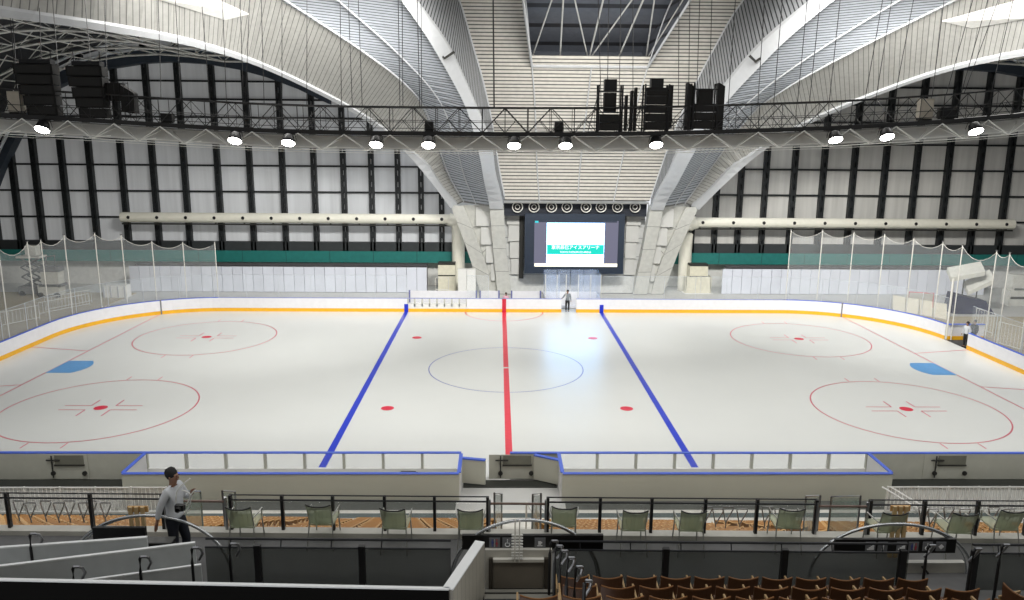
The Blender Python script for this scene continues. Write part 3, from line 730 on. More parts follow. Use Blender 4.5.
while u < 1084:
    u2 = u+46.0
    if u >= -50 and u2 <= 1080:
        a, c = gp(u), gp(u2); m_ = gp((u+u2)/2)
        lowm = m_+GV((0, 0, -1.12)); low2 = m_+GV((0, .9, -1.12))
        tr.tube([a+GV((0, -.05, -.1)), lowm], .05*G, 5); tr.tube([lowm, c+GV((0, -.05, -.1))], .032*G, 5)
        tr.tube([a+GV((0, 1.2, -.1)), lowm], .03*G, 4); tr.tube([lowm, c+GV((0, 1.2, -.1))], .03*G, 4)
        tr.tube([lowm+GV((-.5, 0, 0)), lowm+GV((.9, .6, .2))], .03*G, 4)
        for off in (0, 1.6):
            r_ = .03*G if off == 0 else .022*G
            xb.tube([a+GV((0, off, .1)), m_+GV((0, off, 1.7))], r_, 4); xb.tube([m_+GV((0, off, 1.7)), c+GV((0, off, .1))], r_, 4)
            xb.tube([m_+GV((0, off, .1)), (a+m_)/2+GV((0, off, .95))], r_*.8, 4); xb.tube([m_+GV((0, off, .1)), (c+m_)/2+GV((0, off, .95))], r_*.8, 4)
            xb.tube([m_+GV((0, off, .1)), m_+GV((0, off, 1.7))], r_*.8, 4)
            xb.tube([a+GV((0, off, .1)), a+GV((0, off, 1.7))], r_, 4)
    u = u2
tr.build('lower_truss', TRK, gan); xb.build('rail_bracing', GDK, gan)
lc = MB()
for dz, dy, r_ in ((-1.12, 0, .032), (-.95, .6, .018), (-1.28, .3, .018)): lc.tube([p+GV((0, dy, dz)) for p in pts], r_*G, 5)
lc.build('lower_chord', TRK, gan)
LAMP = mat('lamp_glass', (255, 255, 250), .3, var=0, emis=(255, 252, 245), es=30)
lampu = [46, 237, 290, 377, 429, 514, 565, 655, 833, 884, 972]
proto = None
side_word = ['leftmost of the row', 'second from left', 'third from left', 'fourth from left', 'fifth from left', 'just left of the middle, above the screen wall', 'just right of the middle, above the screen', 'fourth from right', 'third from right', 'second from right', 'rightmost of the row']
for k, u in enumerate(lampu):
    p = gp(u)+GV((0, -.25, -.2))
    if proto is None:
        proto = thing('floodlight', 'x', 'floodlight', p, 0, 'floodlights under the gantry'); proto.scale = (G*.98,)*3
        R_ = Matrix.Rotation(math.radians(-34), 3, 'X')
        b = MB(); b.lathe([(0, .02), (.26, 0), (.34, -.1), (.42, -.42), (.48, -.62), (.46, -.64)], (0, 0, -.05), 18, rot=R_); b.build('housing', BLACK, proto, smooth=True)
        b = MB(); b.lathe([(0, -.70), (.25, -.69), (.43, -.60)], (0, 0, -.05), 18, rot=R_); b.build('lamp_glass', LAMP, proto)
        b = MB(); b.tube([(-.35, .05, .1), (-.42, .1, -.3), (-.38, .2, -.4)], .03*G, 5); b.tube([(.35, .05, .1), (.42, .1, -.3), (.38, .2, -.4)], .03*G, 5); b.bb(-.36, .36, 0, .1, .05, .12); b.build('yoke', BLACK, proto); o = proto
    else: o = dup(proto, p)
    o['label'] = 'lit round floodlight hanging under the gantry, '+side_word[k]
    l = bpy.data.lights.new('floodlight_beam', 'SPOT'); l.energy = 380; l.spot_size = math.radians(110); l.spot_blend = .6; l.shadow_soft_size = .4; l.color = (1, .98, .93)
    lo_ = bpy.data.objects.new('floodlight_beam', l); C.objects.link(lo_); lo_.location = p+GV((0, -.75, -1.1)); lo_.rotation_euler = (math.radians(5), 0, 0)
# small dark boxes on the gantry deck
for (u, w_, h_, lab) in ((429, .55, .65, 'small black box on the gantry deck above the fifth floodlight'), (559, .55, .65, 'small black box on the gantry deck above the screen'), (166, .75, .6, 'black spotlight unit on the gantry deck at left among braces'), (948, 1.0, .75, 'black round fan unit on the gantry deck at right')):
    t = thing('equipment_box', lab, 'box', gp(u)+GV((0, .3, .16))); t.scale = (G, G, G)
    b = MB(); b.bb(-w_/2, w_/2, -.2, .25, 0.08, h_); b.build('case', BLACK, t)
    b = MB(); b.tube([(-w_/2-.04, 0, 0), (-w_/2-.04, 0, h_*.7)], .025*G, 4); b.tube([(w_/2+.04, 0, 0), (w_/2+.04, 0, h_*.7)], .025*G, 4); b.bb(-w_/2, w_/2, -.1, .1, 0, .08); b.build('bracket', LATCH, t)
for (u, w_, h_, lab) in ((13, .85, 1.3, 'cream equipment cabinet on the gantry at far left end'), (928, .85, 1.25, 'cream equipment cabinet on the gantry at right end')):
    t = thing('equipment_cabinet', lab, 'cabinet', gp(u)+GV((0, .5, .3))); t.scale = (G, G, G)
    b = MB(); b.bb(-w_/2, w_/2, -.2, .3, 0, h_); b.build('cabinet_body', mat('cream_metal', (190, 182, 166), .5), t)
    b = MB(); b.bb(-w_/2+.06, w_/2-.06, -.22, -.205, .06, h_-.06); b.build('door', mat('cream_metal2', (196, 188, 172), .5), t)
    b = MB(); b.bb(-w_/2, w_/2, -.15, .25, -.14, 0); b.build('base', LATCH, t)
# big draped loudspeaker stacks at left
SPK = mat('speaker_cover', (20, 19, 17), .85, var=.15, scale=2)
for (u0, u1, vt, vb, lab) in ((20, 58, 68, 117, 'tall dark loudspeaker stack on gantry at left, the leftmost'), (72, 107, 69, 119, 'tall dark loudspeaker stack on gantry at left, second one')):
    uc = (u0+u1)/2; base = gp(uc); ppm = FPX/50.; W_ = (u1-u0)/ppm; H_ = (vb-vt)/ppm
    t = thing('loudspeaker_stack', lab, 'loudspeaker', base+GV((0, .4, .17))); t.scale = (G, G, G)
    nb = 5
    for k in range(nb):
        z0, z1 = H_*k/nb, H_*(k+1)/nb-.05; w0 = W_*(.78+.22*k/(nb-1)); dx = -.12*(nb-1-k)*-.5; y0 = -.55+.07*abs(k-3)
        b = MB(); b.hexa([(-w0/2+dx, y0, z0), (w0/2+dx, y0, z0), (w0/2-.1+dx, .5, z0), (-w0/2+.1+dx, .5, z0), (-w0/2+dx, y0-.04, z1), (w0/2+dx, y0-.04, z1), (w0/2-.1+dx, .5, z1), (-w0/2+.1+dx, .5, z1)])
        cabb = b.build('speaker_cabinet', SPK, t)
        b = MB(); b.bb(-w0/2+.12+dx, w0/2-.12+dx, y0-.06, y0-.045, z0+.06, z1-.06); b.build('grille', mat('grille_dark', (24, 23, 21), .7), cabb)
    b = MB(); b.bb(-W_/2+.3, W_/2-.2, -.3, .3, H_, H_+.28); b.tube([(-W_/2+.3, 0, H_+.2), (-W_/2+.3, 0, H_+.9)], .03); b.tube([(W_/2-.3, 0, H_+.2), (W_/2-.3, 0, H_+.9)], .03); b.build('rigging_frame', BLACK, t)
t = thing('loudspeaker_cluster', 'angled black horn speaker in a pipe frame, right of the left stacks', 'loudspeaker', gp(120)+GV((0, .4, .17))); t.scale = (G, G, G)
b = MB(); b.bb(-.9, .2, -.3, .4, 1.2, 2.3); b.hexa([(.2, -.5, .5), (.95, -.3, .4), (.95, .4, .4), (.2, .4, .5), (.2, -.4, 2.2), (.95, -.2, 1.7), (.95, .4, 1.7), (.2, .4, 2.2)]); b.build('speaker_cabinet', SPK, t)
b = MB()
for x in (-1, -.6, -.2, .1, .4, .7): b.tube([(x, -.35, 0), (x, -.35, 2.4)], .03*G, 4)
for z in (.3, 1.1, 2.3): b.tube([(-1, -.36, z), (.7, -.36, z)], .03*G, 4)
b.build('pipe_frame', BLACK, t)
# right speaker racks
proto = None
for (u, lab, kind_) in ((609.5, 'black loudspeaker rack on gantry, leftmost of the three at right centre', 0), (655.5, 'black loudspeaker rack on gantry, fullest middle one of three', 1), (704, 'black loudspeaker rack on gantry with tall side wings, rightmost of three', 2)):
    t = thing('loudspeaker_rack', lab, 'loudspeaker', gp(u)+GV((0, .4, .16))); t.scale = (G, G, G)
    b = MB(); wd = .78
    for x in (-wd, wd):
        b.bb(x-.05, x+.05, -.45, -.35, 0, 3.0); b.bb(x-.05, x+.05, .35, .45, 0, 3.0)
        b.tube([(x*1.0, 0, 2.4), (x*1.75, .2, 0)], .04*G, 4)
    for z in (1.2, 2.55): b.bb(-wd, wd, -.45, -.36, z, z+.08)
    b.build('rack_frame', BLACK, t)
    n = 5 if kind_ == 1 else (2 if kind_ == 0 else 3)
    for k in range(n):
        z0 = .08+k*.55
        b = MB(); b.bb(-.68, .68, -.42, .35, z0, z0+.5); cc = b.build('speaker_cabinet', BLK2, t)
        b = MB(); b.bb(-.6, .6, -.44, -.425, z0+.05, z0+.45); b.build('grille', mat('grille_dark', (24, 23, 21), .7), cc)
    if kind_ == 0: b = MB(); b.bb(-.4, .4, -.3, .3, 1.3, 2.5); b.build('horn_box', BLK2, t)
    if kind_ == 2:
        b = MB(); b.bb(-.45, .5, -.3, .3, 1.3, 2.6); b.build('horn_box', BLK2, t)
        for x in (-1.0, 1.05): b = MB(); b.hexa([(x-.2, -.45, 0), (x+.2, -.3, 0), (x+.2, .3, 0), (x-.2, .3, 0), (x-.22, -.45, 3.0), (x+.2, -.3, 2.8), (x+.2, .3, 2.8), (x-.22, .3, 3.0)]); b.build('side_wing', BLK2, t)
    else:
        b = MB(); b.bb(-.4, .4, -.35, .3, 2.65, 3.35); b.build('top_box', BLACK, t)
    if kind_ == 1:
        for x in (-1.35, -1.6, -1.95): b = MB(); b.bb(x-.07, x+.07, -.3, .3, 0, 2.3+x*.0+(1.95+x)*.8); b.build('stored_wing', BLK2, t)
        b = MB(); b.bb(.82, 1.05, -.4, .4, 0.2, 2.95); b.build('side_wing', BLK2, t)
# hoist cables from the roof to the gantry
cab = [(8, 12), (11, 13), (39, 38), (52, 56), (84, 90), (104, 104), (158, 158), (175, 178), (201, 207), (222, 224), (240, 241), (250, 243), (261, 262), (282, 280), (307, 305), (340, 340), (348, 351), (358, 361), (398, 399), (402, 402), (417, 419), (421, 421), (493, 494), (609, 608), (598, 602), (621, 620), (633, 634), (679, 680), (690, 690), (700, 698), (712, 711), (736, 730), (765, 760), (783, 776), (808, 800), (821, 812), (841, 832), (884, 868), (893, 879), (915, 898), (945, 936), (975, 950), (990, 965), (1001, 968), (1015, 996)]
capos = ['near the left frame edge', 'over the left speakers', 'between left arch and centre', 'in front of the centre strip', 'over the right racks', 'across the right shell']
for k, (ut, ub) in enumerate(cab):
    a = gp(ub)+GV((0, .8, 1.7)); c = WD(ut, -8, DG+.5)
    pass
    b = MB(); b.tube([a, c], .016 if ub != 494 else .035, 4)
    grp = ut // 171
    o = b.build('hoist_cable', BLACK); tag(o, 'thin black steel hoist cable dropping to the gantry, '+capos[min(5, int(grp))], 'cable', 'hoist cables '+capos[min(5, int(grp))])

# ================================================================== NETS AND POLES
def snap(p, off=.28):
    s_ = s_of(p.x, p.y); q = along(off, s_-.02, s_+.02)[0]; return Vector((q[0], q[1], 0))
NET = sheer('net_mesh', (225, 230, 232), .13, .6)
lp = [((9, 337), (1, 247)), ((34, 326), (24, 242)), ((48, 321), (39, 240)), ((70, 314), (62, 235)), ((97, 307), (90, 233)), ((125, 303), (121.5, 235)), ((156, 300), (154, 241)), ((186, 299.5), (185, 242)), ((215, 299), (215, 242))]
rp = [((788, 301), (791, 230)), ((817, 302), (820, 230)), ((846, 304), (850, 232)), ((877, 307), (882, 234)), ((906, 312), (912, 238)), ((931, 319), (938, 242)), ((953, 325), (960, 245)), ((982, 338), (991, 251)), ((992, 343), (999, 253)), ((1014, 352), (1023, 262))]
for lst, lab, rev in ((lp, 'left', False), (rp, 'right', True)):
    tops = []; m0 = len(lst); protoP = None
    for k, (bp, tp) in enumerate(lst):
        q = snap(WZ(bp[0], bp[1], 1.07)); zt = WY(tp[0], tp[1], q.y).z; zt = max(5.0, min(7.5, zt)); tops.append(Vector((q.x, q.y, zt)))
        t = thing('net_pole', 'tall thin white safety net pole on the %s end boards, %s from the %s' % (lab, ORD[k] if not rev else ORD[m0-1-k], 'frame edge'), 'net pole', q, 0, 'safety net poles at the %s end' % lab)
        b = MB(); b.tube([(0, 0, 0), (0, 0, zt)], .036, 6); b.build('pole', WPIPE, t)
        b = MB(); b.bb(-.1, .1, -.1, .1, 0, .05); b.tube([(0, 0, zt), (.0, 0, zt+.06)], .07, 6); b.build('pole_fitting', STEEL, t)
    if lab == 'left': tops = [Vector((-30.3, -7, 7)), Vector((-30.3, -2.5, 6.8))]+tops
    else: tops = tops+[Vector((30.3, -4.5, 6.8)), Vector((30, -8, 7))]
    b = MB(); rope = []
    for a, c in zip(tops, tops[1:]):
        for j in range(6):
            t0, t1 = j/6, (j+1)/6; sg = lambda q_: -.8*4*q_*(1-q_)*min(1, (c-a).length/4)
            P0, P1 = a.lerp(c, t0), a.lerp(c, t1); rope.append((P0.x, P0.y, P0.z+sg(t0)-.1))
            b.face([(P0.x, P0.y, 1.1), (P1.x, P1.y, 1.1), (P1.x, P1.y, P1.z+sg(t1)-.1), (P0.x, P0.y, P0.z+sg(t0)-.1)])
    o = b.build('safety_net', NET); tag(o, 'sagging translucent white safety net strung behind the %s end of the rink' % lab, 'net')
    b = MB(); b.tube(rope, .016, 4); b.build('top_rope', WPIPE, o)

# ================================================================== FAR CLUTTER
t = thing('machine_trolley', 'grey-white stepped machine on cart in the far left corner', 'machine', WZ(52, 297, 0))
MW = mat('machine_white', (206, 206, 198), .5); MG = mat('machine_grey', (120, 122, 124), .6)
b = MB(); b.bb(-.8, .9, -.5, .5, .25, 1.1); b.bb(-.5, .9, -.4, .5, 1.1, 2.2); b.build('machine_body', MW, t)
b = MB(); b.bb(-.6, 1.0, -.45, .5, 2.2, 2.6); b.bb(-.7, 1.1, -.5, .55, .95, 1.15); b.build('machine_top', MG, t)
b = MB(); b.tube([(-.3, 0, 2.6), (-.1, 0, 3.4), (.6, 0, 3.5), (.5, 0, 2.6)], .06); b.build('handle', MG, t)
for x in (-.6, .7):
    b = MB(); b.lathe([(0, -.1), (.24, -.1), (.24, .1), (0, .1)], (x, -.45, .24), 14, 'Y'); b.build('wheel', BLACK, t)
t = thing('maintenance_lift', 'grey scissor lift with white head box in far left corner', 'lift', WZ(33, 296, 0)+Vector((0, .5, 0))); t.location.z = 0
b = MB(); b.bb(-1.1, .9, -.6, .6, .2, .8); b.build('lift_base', MG, t)
for x in (-.8, .6): b = MB(); b.lathe([(0, -.08), (.22, -.08), (.22, .08), (0, .08)], (x, -.55, .22), 14, 'Y'); b.build('wheel', BLACK, t)
b = MB()
for k in range(3):
    z = .8+k*.8; b.tube([(-.8, -.4, z), (.7, -.4, z+.8)], .06); b.tube([(.7, -.4, z), (-.8, -.4, z+.8)], .06); b.tube([(-.8, .4, z), (.7, .4, z+.8)], .06); b.tube([(.7, .4, z), (-.8, .4, z+.8)], .06)
b.build('scissor_arm', MG, t)
b = MB(); b.bb(-1, .9, -.6, .6, 3.2, 3.35); b.bb(-.3, .6, -.4, .3, 3.4, 4.2); b.build('head_box', MW, t)
t = thing('covered_box', 'white covered box with folded sheets beside the left partition', 'box', WZ(118, 297, 0))
b = MB(); b.bb(-.9, .9, -.5, .5, 0, 1.05); b.build('cover', WHITE, t)
b = MB()
for x in (-.85, -.3, .3, .85): b.bb(x-.05, x+.05, -.55, -.5, 0, 1.0)
b.build('cover_fold', mat('fold_grey', (180, 182, 188), .7), t)
# crowd barriers left
def barrier(name, p, q, lab, h=1.0, n=10, m_=None, grp=None):
    p, q = Vector(p), Vector(q); L = (q-p).length; an = atan2(q.y-p.y, q.x-p.x)
    t = thing(name, lab, 'barrier', p, an, grp)
    b = MB(); b.tube([(0, 0, 0.0), (0, 0, h), (L, 0, h), (L, 0, 0.0)], .03, 5); b.tube([(0, 0, .2), (L, 0, .2)], .025, 5); b.build('barrier_frame', m_ or WPIPE, t)
    b = MB()
    for k in range(1, n): b.tube([(L*k/n, 0, .2), (L*k/n, 0, h)], .014, 4, cap=False)
    b.build('barrier_bars', m_ or WPIPE, t)
    return t
barrier('crowd_barrier', WZ(46, 312, 0), WZ(92, 303, 0), 'white slatted barrier behind left end boards, right of the machine', 1.1, 14, grp=None)
barrier('crowd_barrier', WZ(40, 316, 0), WZ(90, 306, 0)+Vector((0, 0, 0)), 'front white slatted barrier close behind the curved left boards', 1.0, 14)
barrier('crowd_barrier', WZ(2, 328, 0), WZ(40, 320, 0), 'white slatted barrier at the left frame edge behind the boards', 1.1, 10)
barrier('crowd_barrier', WZ(-40, 345, 0), WZ(-2, 332, 0), 'white slatted barrier leaving the frame at the left', 1.1, 10)
f = MB(); f.bb(-50, -31.5, 3.5, 22, -.02, .05); f.build('floor_mat_left', mat('tan_mat', (176, 165, 140), .8), kind='structure')
# cabinets near the legs
for (u, v, lab, wd) in ((447, 290, 'cream doorway cabinet beside the left duct riser', 1.5), (697, 290, 'cream doorway cabinet beside the right duct riser', 1.6)):
    t = thing('cream_cabinet', lab, 'cabinet', WY(u, 290, 23.2)); t.location.z = 0
    CRM = mat('cream_panel', (214, 210, 190), .6)
    b = MB(); b.bb(-wd/2, wd/2, -.3, .6, 0, 2.6); b.build('cabinet_body', CRM, t)
    b = MB(); b.bb(-wd/2, wd/2, -.34, .6, 2.45, 2.62); b.bb(-wd/2, wd/2, -.32, -.3, 1.45, 1.55); b.build('cabinet_top', LATCH, t)
t = thing('metal_frame', 'white metal goal-like tube frame standing left of the roof leg', 'frame', WY(442, 295, 19.5)); t.location.z = 0
b = MB(); b.tube([(-.55, 0, 0), (-.55, 0, 1.9), (.55, 0, 1.9), (.55, 0, 0)], .04); b.tube([(-.55, 0, .9), (.55, 0, .9)], .03); b.build('tube_frame', WPIPE, t)
t = thing('white_locker', 'pair of tall white lockers at foot of left roof leg', 'locker', WY(467, 290, 21.4)); t.location.z = 0
for k in range(2): b = MB(); b.bb(-.75+.76*k, -.02+.76*k, -.3, .3, .05, 2.35); b.build('locker_door', WHITE, t)
b = MB(); b.bb(-.72, .72, -.25, .3, 0, .05); b.build('plinth', LATCH, t)
t = thing('low_cream_box', 'low cream open box on floor right of the right roof leg', 'box', WZ(697, 293, 0))
b = MB(); b.bb(-1.1, 1.1, -.3, -.25, .02, 1.5); b.bb(-1.15, -1.05, -.3, .5, .02, 1.5); b.bb(1.05, 1.15, -.3, .5, .02, 1.5); b.build('box_panel', mat('cream_panel', (214, 210, 190), .6), t)
b = MB(); b.bb(-1.3, 1.3, -.6, .5, 0, .06); b.build('base_sheet', WHITE, t)
b = MB(); b.tube([(.2, -.35, 0), (.2, -.35, 1.5)], .04); b.build('post', WPIPE, t)
# hockey goal right
t = thing('hockey_goal', 'hockey goal with red posts and cream net stored behind the right boards', 'goal', WZ(920, 307, 0), -.35)
b = MB(); b.tube([(-.9, 0, 0), (-.9, 0, 1.2), (.9, 0, 1.2), (.9, 0, 0)], .045, 8); b.build('goal_frame', mat('goal_red', (205, 90, 90), .4), t)
b = MB(); b.tube([(-.9, 0, 0), (-1.1, 1.0, .02), (1.1, 1.0, .02), (.9, 0, 0)], .03, 6); b.build('base_frame', WPIPE, t)
b = MB(); b.face([(-.9, 0, 1.2), (.9, 0, 1.2), (.9, .6, 1.1), (-.9, .6, 1.1)]); b.face([(-.9, .6, 1.1), (.9, .6, 1.1), (1.1, 1.0, .02), (-1.1, 1.0, .02)]); b.face([(-.9, 0, 0), (-.9, 0, 1.2), (-.9, .6, 1.1), (-1.1, 1.0, .02)]); b.face([(.9, 0, 0), (.9, 0, 1.2), (.9, .6, 1.1), (1.1, 1.0, .02)])
b.build('goal_net', sheer('cream_net', (232, 222, 196), .55, .8), t)
# cream padding behind right boards
b = MB(); p0, p1 = WZ(893, 310, 0), WZ(948, 320, 0)
t = thing('stored_mats', 'cream padded mats leaning behind the right corner boards', 'mats', (p0+p1)/2)
for k in range(4):
    a = p0.lerp(p1, k/4)-(p0+p1)/2; c = p0.lerp(p1, (k+.9)/4)-(p0+p1)/2
    b = MB(); b.hexa([a, c, c+Vector((.1, .35, 0)), a+Vector((.1, .35, 0)), a+Vector((0, .2, 1.15)), c+Vector((0, .2, 1.15)), c+Vector((.1, .45, 1.15)), a+Vector((.1, .45, 1.15))]); b.build('mat_panel', mat('cream_mat', (216, 210, 192), .8), t)
# tilted white ramps over blue tarp
t = thing('blue_tarp', 'dark blue tarpaulin draped over stored gear in the right corner', 'tarpaulin', WZ(968, 312, 0))
b = MB(); b.hexa([(-1.6, -.7, 0), (1.6, -.9, 0), (1.5, .8, 0), (-1.6, .8, 0), (-1.7, -.4, 1.5), (1.0, -.5, 1.0), (1.1, .5, 1.0), (-1.5, .6, 1.6)]); b.build('tarp', mat('navy_tarp', (4, 9, 58), .6), t)
for (q0, q1, lab) in (((951, 278), (985, 272), 'pale tilted ramp panel behind the blue tarpaulin, rear one'), ((968, 292), (994, 280), 'pale tilted ramp panel over the blue tarpaulin, front one')):
    a, c = WY(q0[0], q0[1], 15.5), WY(q1[0], q1[1], 14.8)
    t = thing('ramp_panel', lab, 'panel', (a+c)/2); m_ = (a+c)/2
    b = MB(); d = c-a; n_ = Vector((.1, .9, .35)); pr = [a-m_+Vector((0, 0, -.3)), c-m_+Vector((0, 0, -.3)), c-m_+n_, a-m_+n_]
    b.hexa(pr+[x+Vector((0, -.05, .35)) for x in pr]); b.build('panel', mat('ramp_grey', (200, 200, 192), .6), t)
    b = MB(); b.tube([Vector((0, .4, -.2)), Vector((0, .4, -m_.z+.02))], .05); b.build('support', LATCH, t)
t = thing('white_control_desk', 'white machine cabinet at far right beyond the goal end', 'cabinet', WZ(1016, 305, 0))
b = MB(); b.bb(-1, 1.6, -.5, .5, 0, 1.3); b.build('cabinet_body', MW, t)
b = MB(); b.bb(-.8, 1.4, -.4, .5, 1.5, 2.6); b.bb(-.7, -.6, -.4, .4, 1.3, 1.5); b.bb(1.2, 1.3, -.4, .4, 1.3, 1.5); b.build('upper_box', MW, t)
b = MB(); b.bb(-.9, 1.5, -.52, -.5, .6, .8); b.build('vent', LATCH, t)
f = MB(); f.bb(31.5, 50, 0, 14, -.02, .03); f.build('floor_mat_right', mat('tan_mat', (176, 165, 140), .8), kind='structure')
for k, (a, c, lab) in enumerate((((974, 330), (992, 336), 'white slatted barrier just behind the two people at right gate'), ((996, 345), (1020, 352), 'white slatted barrier behind the right boards at the frame edge'))):
    barrier('crowd_barrier', WZ(*a, 0), WZ(*c, 0), lab, 1.6, 7)

# ================================================================== PEOPLE
def blob(name, chains, m_, parent, sub=2):
    """chains: list of [(point, radius) ...]; each shares its first vertex by index reference ('=name')"""
    vs, es, rs_, ids = [], [], [], {}
    for ch in chains:
        prev = None
        for it in ch:
            key, p, r = it
            if key in ids: i = ids[key]
            else: i = len(vs); vs.append(p); rs_.append(r); ids[key] = i
            if prev is not None and prev != i: es.append((prev, i))
            prev = i
    me = bpy.data.meshes.new(name); me.from_pydata(vs, es, []); o = bpy.data.objects.new(name, me); C.objects.link(o)
    me.materials.append(m_); o.parent = parent
    sk = o.modifiers.new('skin', 'SKIN'); sk.use_smooth_shade = True
    for i, r in enumerate(rs_): me.skin_vertices[0].data[i].radius = r if isinstance(r, tuple) else (r, r)
    me.skin_vertices[0].data[0].use_root = True
    ss = o.modifiers.new('smooth', 'SUBSURF'); ss.levels = ss.render_levels = sub
    return o
SKIN = mat('skin', (150, 112, 92), .6, var=.05); HAIR = mat('hair_black', (16, 14, 14), .7)
def person(label, loc, rz, shirt, trous, J, H=1.7, hand=True, detail=2):
    """J: joints; local frame faces -y; x is the person's left"""
    t = thing('person', label, 'person', loc, rz)
    g = lambda k: Vector(J[k])*H
    ch = [[('pel', g('pel'), (.085*H, .065*H)), ('abd', g('abd'), (.065*H, .05*H)), ('chest', g('chest'), (.075*H, .052*H)), ('neck', g('neck'), .033*H), ('head0', g('head')+Vector((0, 0, -.045*H)), .038*H), ('head', g('head'), (.047*H, .056*H)), ('head2', g('head')+Vector((0, 0, .036*H)), (.042*H, .05*H))]]
    for s_ in 'lr':
        ch.append([('chest', g('chest'), .07*H), ('sh'+s_, g('sh'+s_), .03*H), ('el'+s_, g('el'+s_), .025*H), ('wr'+s_, g('wr'+s_), .016*H), ('ha'+s_, g('ha'+s_), (.022*H, .012*H))])
        ch.append([('pel', g('pel'), .09*H), ('hip'+s_, g('hip'+s_), .052*H), ('kn'+s_, g('kn'+s_), .034*H), ('an'+s_, g('an'+s_), .022*H), ('to'+s_, g('to'+s_), .022*H)])
        if hand:
            d = (g('ha'+s_)-g('wr'+s_)).normalized(); e_ = d.cross(Vector((0, 0, 1))).normalized()
            for f_ in range(5):
                o_ = (f_-2)*.009*H if f_ else -.022*H
                L_ = (.026, .038, .043, .040, .030)[f_]*H
                st = g('ha'+s_)+e_*o_
                ch.append([('ha'+s_, g('ha'+s_), .02*H), ('f%s%d' % (s_, f_), st+d*.018*H*(0 if f_ == 0 else 1), .0055*H), ('g%s%d' % (s_, f_), st+d*(.018*H+L_*.6)+Vector((0, 0, -.01*H)), .0048*H), ('h%s%d' % (s_, f_), st+d*(.018*H+L_*.9)+Vector((0, 0, -.026*H)), .004*H)])
    blob('body', ch, SKIN, t, detail)
    hd = g('head')
    # face features and hair
    b = MB(); b.lathe([(0.001, .078*H), (.03*H, .074*H), (.05*H, .05*H), (.056*H, .015*H), (.05*H, -.02*H)], hd+Vector((0, .012*H, .008*H)), 14, rot=Matrix.Rotation(-.45, 3, 'X') ); b.build('hair', HAIR, t, smooth=True)
    b = MB(); b.lathe([(.001, -.012*H), (.008*H, 0), (.001, .014*H)], hd+Vector((0, -.057*H, -.008*H)), 8); b.build('nose', SKIN, t)
    for sx in (-1, 1):
        b = MB(); b.box(hd+Vector((sx*.018*H, -.052*H, .012*H)), (.012*H, .006*H, .005*H)); b.build('eye', BLACK, t)
        b = MB(); b.lathe([(.001, -.01*H), (.012*H, 0), (.001, .012*H)], hd+Vector((sx*.047*H, .004*H, 0)), 8); b.build('ear', SKIN, t)
    b = MB(); b.box(hd+Vector((0, -.05*H, -.03*H)), (.026*H, .006*H, .005*H)); b.build('mouth', mat('lips', (120, 70, 66), .6), t)
    e = 1.16
    sc = [[('pel0', g('pel')+Vector((0, 0, -.03*H)), (.1*H, .078*H)), ('pel', g('pel')+Vector((0, 0, .02*H)), (.1*H, .078*H)), ('abd', g('abd'), (.088*H, .07*H)), ('chest', g('chest'), (.108*H, .078*H)), ('neck', g('neck')+Vector((0, 0, -.012*H)), .042*H)]]
    for s_ in 'lr': sc.append([('chest', g('chest'), .1*H), ('sh'+s_, g('sh'+s_), .045*H), ('el'+s_, g('el'+s_), .034*H), ('wr'+s_, g('el'+s_).lerp(g('wr'+s_), .93), .025*H)])
    blob('shirt', sc, shirt, t, detail)
    tc_ = [[('pel', g('pel')+Vector((0, 0, .03*H)), (.1*H, .075*H)), ('pel2', g('pel')+Vector((0, 0, -.02*H)), (.098*H, .076*H))]]
    for s_ in 'lr': tc_.append([('pel2', g('pel'), .08*H), ('hip'+s_, g('hip'+s_)+Vector((0, 0, -.03*H)), .06*H), ('kn'+s_, g('kn'+s_), .043*H), ('an'+s_, g('an'+s_)+Vector((0, 0, .01*H)), .034*H)])
    blob('trousers', tc_, trous, t, detail)
    for s_ in 'lr': blob('shoe', [[('a', g('an'+s_)+Vector((0, .01*H, -.012*H)), .026*H), ('b', g('to'+s_)+Vector((0, -.01*H, .0)), .024*H)]], BLACK, t, 1)
    return t
STAND = dict(pel=(0, 0, .53), abd=(0, 0, .62), chest=(0, 0, .74), neck=(0, 0, .84), head=(0, -.012, .925), shl=(.105, 0, .80), shr=(-.105, 0, .80),
             ell=(.14, .01, .63), elr=(-.14, .01, .63), wrl=(.15, -.06, .50), wrr=(-.15, -.06, .50), hal=(.15, -.08, .46), har=(-.15, -.08, .46),
             hipl=(.055, 0, .50), hipr=(-.055, 0, .50), knl=(.06, -.01, .27), knr=(-.06, -.01, .27), anl=(.06, .01, .04), anr=(-.06, .01, .04), tol=(.065, -.08, .018), tor=(-.065, -.08, .018))
SHIRT = mat('white_shirt', (205, 208, 212), .7, var=.05, scale=6); NAVY = mat('navy_trousers', (24, 27, 38), .8); DRK = mat('dark_clothes', (28, 28, 32), .8)
FZ = 5.95
J1 = dict(STAND); J1.update(shl=(.095, 0, .80), shr=(-.095, 0, .80), ell=(.13, -.05, .66), wrl=(.09, -.125, .71), hal=(.08, -.145, .75), elr=(-.13, .06, .655), wrr=(-.14, .09, .53), har=(-.14, .10, .495), knl=(.07, -.05, .27), anl=(.07, -.02, .04), tol=(.08, -.11, .018))
pp = WD(174, 500, 12.5); PL_ = Vector((pp.x, pp.y, 6.02))
pe = person('person in white shirt and dark trousers standing on the concourse holding a white hose', PL_, math.radians(78), SHIRT, NAVY, J1, 1.73)
t = thing('white_hose', 'looped white hose held up by the standing person in white shirt', 'hose', WD(184, 497, 12.3))
